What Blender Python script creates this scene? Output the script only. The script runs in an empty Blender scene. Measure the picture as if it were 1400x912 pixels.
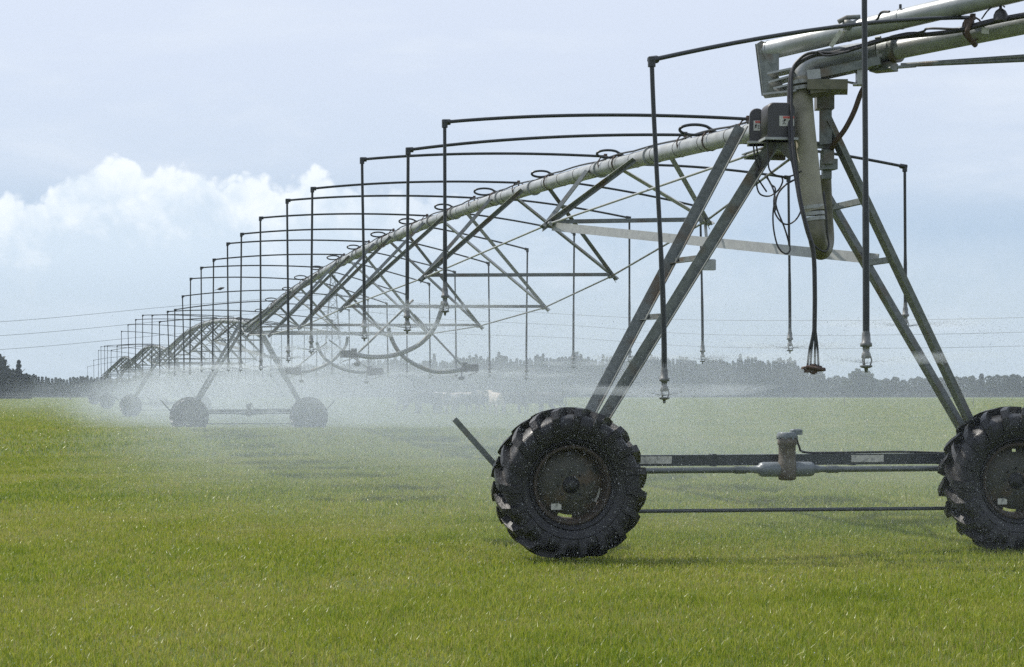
import bpy, math, random
import numpy as np
from mathutils import Vector, Matrix
R = math.radians
random.seed(7); rng = np.random.default_rng(7)
scene = bpy.context.scene
COL = scene.collection

# ------------------------------------------------------------------ camera frame of reference (metres)
F = 2900.0; CAMH = 1.395
def P(px, py, Y):                      # where a point of the place stands, read from its distance Y
    return Vector(((px-700)/F*Y, Y, CAMH+(536-py)/F*Y))
TH = R(12.26); ST, CT = math.sin(TH), math.cos(TH)
O1 = Vector((2.43, 18.16, 0))          # foot of the near tower
SPAN = 49.9
def L2W(v, u, z):                      # v across the line, u along it
    return Vector((O1.x + CT*v - ST*u, O1.y + ST*v + CT*u, z))

# ------------------------------------------------------------------ materials
MATS = {}
def mat(name, base, rough=.6, metal=0., var=None, vscale=8., bump=0., bscale=40., spec=.5, coat=0., var2=None, v2scale=2., detail=6):
    m = bpy.data.materials.new(name); m.use_nodes = True; nt = m.node_tree; N = nt.nodes; Lk = nt.links
    b = N['Principled BSDF']
    b.inputs['Roughness'].default_value = rough; b.inputs['Metallic'].default_value = metal
    b.inputs['Specular IOR Level'].default_value = spec
    b.inputs['Coat Weight'].default_value = coat; b.inputs['Coat Roughness'].default_value = .15
    tc = N.new('ShaderNodeTexCoord')
    b.inputs['Base Color'].default_value = (*base, 1)
    last = None
    if var is not None:
        n = N.new('ShaderNodeTexNoise'); n.inputs['Scale'].default_value = vscale; n.inputs['Detail'].default_value = detail
        n.inputs['Roughness'].default_value = .65
        Lk.new(tc.outputs['Object'], n.inputs['Vector'])
        r = N.new('ShaderNodeValToRGB'); r.color_ramp.elements[0].position = .35; r.color_ramp.elements[1].position = .65
        r.color_ramp.elements[0].color = (*base, 1); r.color_ramp.elements[1].color = (*var, 1)
        Lk.new(n.outputs['Fac'], r.inputs['Fac']); last = r.outputs['Color']
        if var2 is not None:
            n2 = N.new('ShaderNodeTexNoise'); n2.inputs['Scale'].default_value = v2scale; n2.inputs['Detail'].default_value = 8
            Lk.new(tc.outputs['Object'], n2.inputs['Vector'])
            r2 = N.new('ShaderNodeValToRGB'); r2.color_ramp.elements[0].position = .52; r2.color_ramp.elements[1].position = .68
            Lk.new(n2.outputs['Fac'], r2.inputs['Fac'])
            mx = N.new('ShaderNodeMix'); mx.data_type = 'RGBA'
            Lk.new(r2.outputs['Color'], mx.inputs[0]); Lk.new(last, mx.inputs[6]); mx.inputs[7].default_value = (*var2, 1)
            last = mx.outputs[2]
        Lk.new(last, b.inputs['Base Color'])
    if bump:
        n = N.new('ShaderNodeTexNoise'); n.inputs['Scale'].default_value = bscale; n.inputs['Detail'].default_value = 5
        Lk.new(tc.outputs['Object'], n.inputs['Vector'])
        bp = N.new('ShaderNodeBump'); bp.inputs['Strength'].default_value = bump; bp.inputs['Distance'].default_value = .01
        Lk.new(n.outputs['Fac'], bp.inputs['Height']); Lk.new(bp.outputs['Normal'], b.inputs['Normal'])
    MATS[name] = m
    return m

galv   = mat('galvanised_pipe', (.24,.255,.26), .42, .25, (.36,.38,.385), 5., .15, 60, var2=(.27,.275,.26), v2scale=1.8)
steel  = mat('weathered_steel', (.115,.13,.125), .5, .3, (.20,.215,.205), 22., .25, 60, var2=(.13,.105,.075), v2scale=4.5)
steel2 = mat('pale_steel', (.30,.31,.31), .45, .3, (.38,.39,.38), 12., .15, 60)
hosem  = mat('black_hose', (.014,.017,.019), .38, 0, (.03,.034,.035), 30., .1, 80)
cablem = mat('black_cable', (.012,.012,.014), .45, 0, (.025,.025,.026), 40.)
rubber = mat('wet_tyre_rubber', (.005,.0055,.007), .42, 0, (.015,.0145,.0145), 14., .5, 90, spec=.38, coat=.08)
rimm   = mat('dirty_rim', (.032,.036,.028), .55, .2, (.06,.055,.036), 12., .3, 60, var2=(.10,.06,.028), v2scale=5.)
rustm  = mat('rusty_rim_edge', (.055,.036,.022), .7, .1, (.032,.028,.02), 25., .4, 90)
hubm   = mat('hub_dark', (.015,.016,.016), .5, .3, (.03,.03,.028), 25., .3, 90)
beamm  = mat('dark_wet_beam', (.030,.036,.040), .35, .2, (.055,.062,.066), 9., .2, 60, coat=.2)
shaftm = mat('grey_shaft', (.10,.115,.115), .35, .4, (.15,.165,.165), 12., .1, 60)
gearm  = mat('grey_gear_case', (.13,.15,.16), .4, .1, (.17,.19,.20), 12., .2, 60)
motorm = mat('weathered_motor', (.10,.09,.075), .6, .2, (.17,.15,.12), 22., .4, 70, var2=(.08,.055,.04), v2scale=8.)
boxm   = mat('dark_grey_plastic', (.045,.043,.047), .5, 0, (.055,.053,.056), 6., .05, 90)
beigem = mat('beige_rubber_hose', (.26,.245,.19), .7, 0, (.33,.31,.24), 7., .4, 40, var2=(.19,.18,.13), v2scale=4.)
mossm  = mat('olive_elbow', (.16,.15,.10), .6, .1, (.10,.10,.065), 14., .3, 60)
white_sticker = mat('sticker_white', (.62,.62,.58), .5, 0, (.42,.42,.38), 60.)
red_sticker = mat('sticker_red', (.50,.10,.08), .5)
blackm = mat('print_black', (.012,.012,.012), .6)
paper  = mat('worn_label', (.42,.42,.37), .5, 0, (.55,.54,.48), 20., .1, 60, var2=(.22,.22,.2), v2scale=30.)
nozzle = mat('nozzle_grey', (.07,.075,.075), .4, 0, (.20,.205,.20), 70.)
brown  = mat('rusty_clamp', (.10,.06,.045), .7, .2, (.06,.045,.035), 40.)
wood   = mat('post_wood', (.13,.11,.09), .85, 0, (.20,.18,.15), 20.)
wirem  = mat('wire_metal', (.25,.26,.27), .45, .5)
bark   = mat('bark', (.09,.07,.055), .9, 0, (.13,.11,.08), 8.)
birdm  = mat('bird_plumage', (.02,.02,.022), .5, 0, (.06,.055,.05), 60.)

def leaf_mat(name, c1, c2, scale=.6):
    m = bpy.data.materials.new(name); m.use_nodes = True; nt = m.node_tree; N = nt.nodes; Lk = nt.links
    b = N['Principled BSDF']; b.inputs['Roughness'].default_value = .65
    at = N.new('ShaderNodeAttribute'); at.attribute_name = 'tint'
    r = N.new('ShaderNodeValToRGB'); r.color_ramp.elements[0].color = (*c1,1); r.color_ramp.elements[1].color = (*c2,1)
    Lk.new(at.outputs['Fac'], r.inputs['Fac']); Lk.new(r.outputs['Color'], b.inputs['Base Color'])
    tr = N.new('ShaderNodeBsdfTranslucent'); Lk.new(r.outputs['Color'], tr.inputs['Color'])
    mx = N.new('ShaderNodeMixShader'); mx.inputs[0].default_value = .35
    Lk.new(b.outputs[0], mx.inputs[1]); Lk.new(tr.outputs[0], mx.inputs[2]); Lk.new(mx.outputs[0], N['Material Output'].inputs['Surface'])
    return m
conifer = leaf_mat('conifer_needles', (.011,.019,.012), (.030,.043,.024))
darktree = leaf_mat('dark_evergreen', (.008,.014,.010), (.024,.032,.019))
broadleaf = leaf_mat('broadleaf', (.025,.042,.02), (.06,.082,.035))
flaxm = leaf_mat('flax_leaves', (.03,.05,.03), (.08,.10,.05))
plumem = leaf_mat('plume', (.42,.33,.24), (.62,.52,.40))

# ------------------------------------------------------------------ mesh builder
class MB:
    def __init__(s): s.v = []; s.f = []; s.sm = []
    def add(s, vs, fs, smooth=False):
        o = len(s.v); s.v += [Vector(p) for p in vs]; s.f += [tuple(i+o for i in f) for f in fs]; s.sm += [smooth]*len(fs); return s
    def tube(s, pts, r, n=8, caps=True, smooth=True):
        pts = [Vector(p) for p in pts]; m = len(pts)
        rs = r if isinstance(r, (list, tuple)) else [r]*m
        tan = []
        for i in range(m):
            a = pts[max(i-1,0)]; b = pts[min(i+1,m-1)]; t = (b-a)
            tan.append(t.normalized() if t.length > 1e-9 else Vector((0,0,1)))
        ref = Vector((0,0,1)) if abs(tan[0].z) < .9 else Vector((1,0,0))
        nrm = tan[0].cross(ref).normalized()
        vs = []; fs = []
        for i in range(m):
            nrm = (nrm - tan[i]*nrm.dot(tan[i]))
            nrm = nrm.normalized() if nrm.length > 1e-6 else tan[i].orthogonal().normalized()
            bi = tan[i].cross(nrm)
            for k in range(n):
                a = 2*math.pi*k/n
                vs.append(pts[i] + (nrm*math.cos(a)+bi*math.sin(a))*rs[i])
        for i in range(m-1):
            for k in range(n):
                k2 = (k+1) % n
                fs.append((i*n+k, i*n+k2, (i+1)*n+k2, (i+1)*n+k))
        s.add(vs, fs, smooth)
        if caps:
            s.add([vs[k] for k in range(n)], [tuple(range(n))[::-1]]); s.add(vs[-n:], [tuple(range(n))])
        return s
    def prof(s, p0, p1, poly, up=(0,0,1)):          # a section polygon (a,b) swept from p0 to p1
        p0 = Vector(p0); p1 = Vector(p1); t = (p1-p0).normalized(); up = Vector(up)
        x = t.cross(up)
        if x.length < 1e-4: x = t.orthogonal()
        x.normalize(); y = x.cross(t)
        n = len(poly); vs = [p0 + x*a + y*b for a, b in poly] + [p1 + x*a + y*b for a, b in poly]
        fs = [(k, (k+1)%n, n+(k+1)%n, n+k) for k in range(n)] + [tuple(range(n))[::-1], tuple(range(n, 2*n))]
        return s.add(vs, fs)
    def bar(s, p0, p1, w, h, up=(0,0,1)):
        return s.prof(p0, p1, [(-w/2,-h/2),(w/2,-h/2),(w/2,h/2),(-w/2,h/2)], up)
    def angle(s, p0, p1, a, t=.008, up=(0,0,1), flip=1):
        return s.prof(p0, p1, [(0,0),(a*flip,0),(a*flip,t),(t*flip,t),(t*flip,a),(0,a)] if flip > 0 else
                      [(0,0),(0,a),(-t,a),(-t,t),(-a,t),(-a,0)], up)
    def box(s, c, sx, sy, sz, rz=0., bev=0.):
        c = Vector(c); b = bev
        pts = [(-sx/2+b,-sy/2),(sx/2-b,-sy/2),(sx/2,-sy/2+b),(sx/2,sy/2-b),(sx/2-b,sy/2),(-sx/2+b,sy/2),(-sx/2,sy/2-b),(-sx/2,-sy/2+b)] if b else \
              [(-sx/2,-sy/2),(sx/2,-sy/2),(sx/2,sy/2),(-sx/2,sy/2)]
        n = len(pts); vs = []; ca, sa = math.cos(rz), math.sin(rz)
        lv = [(-sz/2,0),(sz/2-b,0),(sz/2,b)] if b else [(-sz/2,0),(sz/2,0)]
        for z, ins in lv:
            kx = (sx/2-ins)/(sx/2); ky = (sy/2-ins)/(sy/2)
            for x, y in pts:
                X, Y = x*kx, y*ky
                vs.append(c + Vector((X*ca-Y*sa, X*sa+Y*ca, z)))
        fs = [tuple(range(n))[::-1], tuple(range((len(lv)-1)*n, len(lv)*n))]
        for j in range(len(lv)-1):
            fs += [(j*n+k, j*n+(k+1)%n, (j+1)*n+(k+1)%n, (j+1)*n+k) for k in range(n)]
        return s.add(vs, fs)
    def lathe(s, c, axis, profile, n=24, smooth=True):   # profile of (distance along axis, radius)
        c = Vector(c); ax = Vector(axis).normalized(); x = ax.orthogonal().normalized(); y = ax.cross(x)
        vs = []; m = len(profile)
        for h, r in profile:
            for k in range(n):
                a = 2*math.pi*k/n; vs.append(c + ax*h + (x*math.cos(a)+y*math.sin(a))*max(r, .0005))
        fs = [(i*n+k, i*n+(k+1)%n, (i+1)*n+(k+1)%n, (i+1)*n+k) for i in range(m-1) for k in range(n)]
        s.add(vs, fs, smooth)
        s.add(vs[:n], [tuple(range(n))[::-1]]); s.add(vs[-n:], [tuple(range(n))]); return s
    def sheet(s, pts, th, nrm):                          # a flat outline given a thickness
        pts = [Vector(p) for p in pts]; d = Vector(nrm).normalized()*th; n = len(pts)
        vs = pts + [p+d for p in pts]
        return s.add(vs, [tuple(range(n))[::-1], tuple(range(n,2*n))] + [(k,(k+1)%n,n+(k+1)%n,n+k) for k in range(n)])
    def build(s, name, m, parent=None, world=False):
        vs = s.v
        if world and parent is not None:
            inv = (Matrix.Translation(parent.location) @ parent.rotation_euler.to_matrix().to_4x4()).inverted()
            vs = [inv @ p for p in vs]
        me = bpy.data.meshes.new(name); me.from_pydata([tuple(p) for p in vs], [], s.f)
        me.polygons.foreach_set('use_smooth', s.sm); me.materials.append(m); me.update()
        o = bpy.data.objects.new(name, me); COL.objects.link(o)
        if parent is not None: o.parent = parent
        return o

def tag(o, label=None, cat=None, group=None, kind=None):
    if label: o['label'] = label
    if cat: o['category'] = cat
    if group: o['group'] = group
    if kind: o['kind'] = kind
    return o
def empty(name, loc=(0,0,0), rz=0.):
    o = bpy.data.objects.new(name, None); o.location = loc; o.rotation_euler = (0,0,rz); o.empty_display_size = .2
    COL.objects.link(o); return o
CH = lambda o: [c for c in bpy.data.objects if c.parent == o]
def copy_tree(o, parent=None):
    c = o.copy(); COL.objects.link(c); c.parent = parent
    for ch in CH(o): copy_tree(ch, c)
    return c
def bez(ps, n=14):
    ps = [Vector(p) for p in ps]
    out = []
    for i in range(n+1):
        t = i/n; q = ps
        while len(q) > 1: q = [q[k].lerp(q[k+1], t) for k in range(len(q)-1)]
        out.append(q[0])
    return out
def smooth_path(ps, n=6):                                # Catmull-Rom
    ps = [Vector(p) for p in ps]; q = [ps[0]*2-ps[1]] + ps + [ps[-1]*2-ps[-2]]; out = []
    for i in range(1, len(q)-2):
        for k in range(n):
            t = k/n; a, b, c, d = q[i-1], q[i], q[i+1], q[i+2]
            out.append(.5*((2*b)+(c-a)*t+(2*a-5*b+4*c-d)*t*t+(3*b-3*c+d-a)*t**3))
    out.append(ps[-1]); return out

# ------------------------------------------------------------------ terrain
def terrain(x, y):
    x = np.asarray(x, float); y = np.asarray(y, float)
    g = .018*np.sin(x*1.3+.7*np.sin(y*.6))*np.sin(y*.9+.4) + .03*np.sin(x*.31+1)*np.sin(y*.23)
    g = g*np.clip((y-5)/8, .2, 1)
    sx = 1/(1+np.exp((x-3)/2.2))
    g = g + .34*np.exp(-((y-57)/8.0)**2)*sx + .10*np.exp(-((y-75)/20)**2)*sx
    return g

def noise_mix(nt, tc_out, scale, detail=5, rough=.6):
    n = nt.nodes.new('ShaderNodeTexNoise'); n.inputs['Scale'].default_value = scale
    n.inputs['Detail'].default_value = detail; n.inputs['Roughness'].default_value = rough
    nt.links.new(tc_out, n.inputs['Vector']); return n.outputs['Fac']

def pasture_material():
    m = bpy.data.materials.new('pasture'); m.use_nodes = True; nt = m.node_tree; N = nt.nodes; Lk = nt.links
    b = N['Principled BSDF']; b.inputs['Roughness'].default_value = .85; b.inputs['Specular IOR Level'].default_value = .2
    tc = N.new('ShaderNodeTexCoord')
    def ramp(src, a, b_, c0, c1):
        r = N.new('ShaderNodeValToRGB'); r.color_ramp.elements[0].position = a; r.color_ramp.elements[1].position = b_
        r.color_ramp.elements[0].color = c0; r.color_ramp.elements[1].color = c1
        Lk.new(src, r.inputs['Fac']); return r.outputs['Color']
    fine = ramp(noise_mix(nt, tc.outputs['Object'], 9, 8, .75), .35, .65, (.068,.098,.013,1), (.130,.155,.026,1))
    big = ramp(noise_mix(nt, tc.outputs['Object'], .12, 6, .6), .42, .6, (0,0,0,1), (1,1,1,1))
    mx = N.new('ShaderNodeMix'); mx.data_type = 'RGBA'; Lk.new(big, mx.inputs[0]); Lk.new(fine, mx.inputs[6])
    fine2 = ramp(noise_mix(nt, tc.outputs['Object'], 5, 8, .75), .35, .65, (.048,.078,.016,1), (.095,.125,.026,1))
    Lk.new(fine2, mx.inputs[7]); Lk.new(mx.outputs[2], b.inputs['Base Color'])
    bp = N.new('ShaderNodeBump'); bp.inputs['Strength'].default_value = .8; bp.inputs['Distance'].default_value = .06
    Lk.new(noise_mix(nt, tc.outputs['Object'], 14, 6, .7), bp.inputs['Height']); Lk.new(bp.outputs['Normal'], b.inputs['Normal'])
    return m

xs = np.unique(np.concatenate([np.linspace(-1200,-60,30), np.linspace(-60,60,241), np.linspace(60,1200,30)]))
ys = np.unique(np.concatenate([np.linspace(-60,6,20), np.linspace(6,110,260), np.linspace(110,300,60), np.linspace(300,1300,30)]))
X, Y = np.meshgrid(xs, ys); Z = terrain(X, Y)
nx, ny = len(xs), len(ys)
me = bpy.data.meshes.new('pasture_ground')
V = np.stack([X, Y, Z], -1).reshape(-1, 3)
idx = np.arange(nx*ny).reshape(ny, nx)
Fq = np.stack([idx[:-1,:-1], idx[:-1,1:], idx[1:,1:], idx[1:,:-1]], -1).reshape(-1, 4)
def np_mesh(me, V, Fc, k, smooth=False):
    me.vertices.add(len(V)); me.vertices.foreach_set('co', V.astype(np.float32).ravel())
    me.loops.add(len(Fc)*k); me.loops.foreach_set('vertex_index', Fc.astype(np.int32).ravel())
    me.polygons.add(len(Fc)); me.polygons.foreach_set('loop_start', np.arange(0, len(Fc)*k, k, dtype=np.int32))
    try: me.polygons.foreach_set('loop_total', np.full(len(Fc), k, dtype=np.int32))
    except Exception: pass
    me.polygons.foreach_set('use_smooth', np.full(len(Fc), smooth)); me.update(); me.validate()
np_mesh(me, V, Fq, 4, True); me.materials.append(pasture_material())
ground = bpy.data.objects.new('ground', me); COL.objects.link(ground); tag(ground, kind='structure')

# ------------------------------------------------------------------ grass blades
def grass_material():
    m = bpy.data.materials.new('grass_blades'); m.use_nodes = True; nt = m.node_tree; N = nt.nodes; Lk = nt.links
    b = N['Principled BSDF']; b.inputs['Roughness'].default_value = .38; b.inputs['Specular IOR Level'].default_value = .38
    at = N.new('ShaderNodeAttribute'); at.attribute_name = 'tint'
    r = N.new('ShaderNodeValToRGB'); e = r.color_ramp.elements
    e[0].color = (.085,.150,.010,1); e[0].position = 0
    e[1].color = (.30,.26,.11,1); e[1].position = 1
    for p, c in ((.35,(.205,.265,.020,1)), (.7,(.32,.345,.042,1)), (.88,(.36,.34,.10,1))):
        q = e.new(p); q.color = c
    Lk.new(at.outputs['Fac'], r.inputs['Fac']); Lk.new(r.outputs['Color'], b.inputs['Base Color'])
    tr = N.new('ShaderNodeBsdfTranslucent'); Lk.new(r.outputs['Color'], tr.inputs['Color'])
    mx = N.new('ShaderNodeMixShader'); mx.inputs[0].default_value = .42
    Lk.new(b.outputs[0], mx.inputs[1]); Lk.new(tr.outputs[0], mx.inputs[2]); Lk.new(mx.outputs[0], N['Material Output'].inputs['Surface'])
    return m
GM = grass_material()
def patch(x, y, s, seed):            # cheap smooth patchiness in [0,1]
    r_ = np.random.default_rng(seed); g = np.zeros_like(x)
    for i in range(7):
        a = r_.uniform(0, 6.28); k = s*r_.uniform(.5, 2.2); g += np.sin((x*math.cos(a)+y*math.sin(a))*k + r_.uniform(0, 6.28))
    return 1/(1+np.exp(-g*.9))
def blades(name, y0, y1, dens, w, h_, half=.262, seed=1):
    r_ = np.random.default_rng(seed)
    h = h_*.66; dens = dens*1.15; area = half*(y1*y1-y0*y0); n = int(area*dens)
    y = np.sqrt(r_.uniform(y0*y0, y1*y1, n)); x = r_.uniform(-half, half, n)*y + 0
    pt = .65*patch(x, y, 1.1, 5)+.35*patch(x, y, 2.7, 31); pt2 = patch(x, y, .33, 9); pf = patch(x, y, 4.5, 14)
    hh = h*(.55+.55*pt+.35*pf)*r_.uniform(.45, 1.25, n)*(1+.25*pt2)
    tuft = r_.random(n) < .004; hh[tuft] *= 1.4
    ang = r_.uniform(0, 6.28, n); lean = r_.normal(0, .55, n)*hh; la = r_.uniform(0, 6.28, n)
    z = terrain(x, y)
    ww = w*r_.uniform(.6, 1.4, n)
    dx, dy = np.cos(ang)*ww/2, np.sin(ang)*ww/2
    bx, by = np.cos(la)*lean*.35, np.sin(la)*lean*.35
    tx, ty = np.cos(la)*lean, np.sin(la)*lean
    A = np.stack([x-dx, y-dy, z-.005], -1); B = np.stack([x+dx, y+dy, z-.005], -1)
    C = np.stack([x+bx+dx*.75, y+by+dy*.75, z+hh*.55], -1); D = np.stack([x+bx-dx*.75, y+by-dy*.75, z+hh*.55], -1)
    T = np.stack([x+tx, y+ty, z+hh], -1)
    V = np.stack([A,B,C,D,T], 1).reshape(-1,3)
    i = np.arange(n)[:,None]*5
    F3 = np.concatenate([i+np.array([[0,1,2]]), i+np.array([[0,2,3]]), i+np.array([[3,2,4]])], 0)
    me = bpy.data.meshes.new(name); np_mesh(me, V, F3, 3)
    t = np.clip(.64 - .38*pt - .13*(patch(x, y, 6.5, 61)-.5) - .12*pt2*0 + .16*(1-pt2) + r_.normal(0, .20, n), 0, .9)
    dry = r_.random(n) < .045+.12*(patch(x, y, 1.9, 44) > .86); t[dry] = r_.uniform(.85, 1, dry.sum())
    at = me.attributes.new('tint', 'FLOAT', 'POINT'); at.data.foreach_set('value', np.repeat(t, 5).astype(np.float32))
    me.materials.append(GM); return me
def join_np(name, meshes):
    vs = []; fs = []; ts = []; o = 0
    for me in meshes:
        n = len(me.vertices); a = np.empty(n*3, np.float32); me.vertices.foreach_get('co', a); vs.append(a.reshape(-1,3))
        l = np.empty(len(me.loops), np.int32); me.loops.foreach_get('vertex_index', l); fs.append(l.reshape(-1,3)+o); o += n
        t = np.empty(n, np.float32); me.attributes['tint'].data.foreach_get('value', t); ts.append(t)
        bpy.data.meshes.remove(me)
    me = bpy.data.meshes.new(name); np_mesh(me, np.concatenate(vs), np.concatenate(fs), 3)
    at = me.attributes.new('tint', 'FLOAT', 'POINT'); at.data.foreach_set('value', np.concatenate(ts))
    me.materials.append(GM); return me
gm = join_np('grass', [blades('a', 9.8, 15, 2600, .0055, .062, seed=1), blades('b', 15, 24, 1500, .007, .064, seed=2),
                       blades('c', 24, 44, 520, .011, .070, seed=3), blades('d', 44, 95, 110, .022, .10, seed=4),
                       blades('e', 95, 180, 16, .05, .13, seed=6),
                       blades('f', 180, 425, 2.6, .13, .15, seed=8)])
go = bpy.data.objects.new('grass', gm); COL.objects.link(go)
tag(go, 'short green pasture grass growing over the field', 'grass', kind='stuff')

# ------------------------------------------------------------------ tower
def make_wheel(root, v, u):
    w = empty('wheel', (v, u, .622)); w.parent = root; w.scale = (1.035, 1.0, 1.035)
    Rt = .565; ax = Vector((0,1,0))
    prof = [(-.10,.315),(-.135,.33),(-.175,.40),(-.195,.47),(-.19,.53),(-.165,.550),(-.09,Rt),(0,Rt+.004),(.09,Rt),(.165,.550),(.19,.53),(.195,.47),(.175,.40),(.135,.33),(.10,.315)]
    m = MB(); n = 72; vs = []
    for h, r in prof:
        for k in range(n):
            a = 2*math.pi*k/n
            q = r*1.0
            vs.append((math.cos(a)*q, h, math.sin(a)*q))
    M_ = len(prof)
    m.add(vs, [(i*n+k, i*n+(k+1)%n, (i+1)*n+(k+1)%n, (i+1)*n+k) for i in range(M_-1) for k in range(n)], True)
    # chevron lugs, bars running from the middle over the shoulder and down the sidewall
    NL = 19
    for side in (-1, 1):
        for j in range(NL):
            a0 = 2*math.pi*(j+(.5 if side > 0 else 0))/NL
            path = [(.0, Rt+.004, -.02, .056), (.05, Rt+.002, .05, .058), (.11, Rt-.002, .12, .060), (.165, .552, .18, .062), (.192, .530, .21, .042), (.199, .485, .225, .026), (.200, .445, .232, .010)]
            vs = []
            for (h, r, sw, hgt) in path:
                wd = (.026+.010*min(1,h/.12))/r
                a = a0 + sw
                for da, rr in ((-wd, r-.01), (-wd*.72, r+hgt), (wd*.72, r+hgt), (wd, r-.01)):
                    hh = h*side
                    if h > .17: hh = side*(h + (hgt*.55 if rr > r else 0)); rr = r + (hgt*.6 if rr > r else -.01)
                    vs.append((math.cos(a+da)*rr, hh, math.sin(a+da)*rr))
            fs = []
            for i in range(len(path)-1):
                for k in range(3):
                    fs.append((i*4+k, i*4+k+1, (i+1)*4+k+1, (i+1)*4+k))
            fs += [(3,2,1,0), tuple(len(path)*4-4+k for k in range(4))]
            m.add(vs, fs)
    # raised sidewall rings
    for s_ in (-1, 1):
        for rr, hh in ((.43,.186),(.355,.155)):
            ring = [(math.cos(a)*rr, s_*hh, math.sin(a)*rr) for a in np.linspace(0, 2*math.pi, 49)]
            m.tube(ring, .006, 6, False)
    for q in m.v:
        if q.z < -.575: k_ = (-.575-q.z); q.z = -.575-k_*.15; q.y *= 1+k_*1.5
    m.build('tyre', rubber, w)
    rm = MB()
    # rim: lip, well and a dished disc with slots, outward face towards -y
    for s_ in (-1, 1):
        pr = [(.10*s_,.325),(.125*s_,.322),(.125*s_,.295),(.10*s_,.29),(.04*s_,.27),(0,.265)]
        vs = []; n = 48
        for h, r in pr:
            for k in range(n):
                a = 2*math.pi*k/n; vs.append((math.cos(a)*r, h, math.sin(a)*r))
        rm.add(vs, [(i*n+k, i*n+(k+1)%n, (i+1)*n+(k+1)%n, (i+1)*n+k) for i in range(len(pr)-1) for k in range(n)], True)
    rm.build('rim', rustm, w)
    dm = MB(); n = 96; rad = [.045, .10, .17, .243, .284, .294]; hts = [-.075, -.075, -.068, -.030, -.022, -.010]
    slots = [(-.33, .23), (-1.74, .24), (1.55, .06)]
    vs = [(math.cos(2*math.pi*k/n)*r, h, math.sin(2*math.pi*k/n)*r) for r, h in zip(rad, hts) for k in range(n)]
    fs = []
    for i in range(len(rad)-1):
        for k in range(n):
            a = (2*math.pi*(k+.5)/n + math.pi) % (2*math.pi) - math.pi
            if i == 3 and any(abs(((a-c+math.pi) % (2*math.pi))-math.pi) < hw for c, hw in slots): continue
            fs.append((i*n+k, (i+1)*n+k, (i+1)*n+(k+1)%n, i*n+(k+1)%n))
    dm.add(vs, fs, True); dm.build('wheel_disc', rimm, w)
    h = MB(); h.lathe((0,-.115,0), (0,1,0), [(0,.02),(.005,.045),(.03,.05),(.032,.07),(.06,.072),(.20,.07),(.36,.06)], 24)
    for k in range(8):
        a = 2*math.pi*k/8; h.lathe((math.cos(a)*.105,-.095,math.sin(a)*.105), (0,1,0), [(0,.010),(.03,.010)], 6, False)
    h.build('hub', hubm, w)
    lb = MB(); pb = MB(); pb.box((.255, .0, -.088), .12, .01, .26, 0); pb.build('slot_gleam_plate', white_sticker, w)  # white plate added behind the rim slot, imitating the bright reflection there
    c0 = Vector((-.12, -.062, -.175))
    lb.box(c0, .085, .004, .05); o = lb.build('worn_sticker', paper, w); 
    return w

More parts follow.
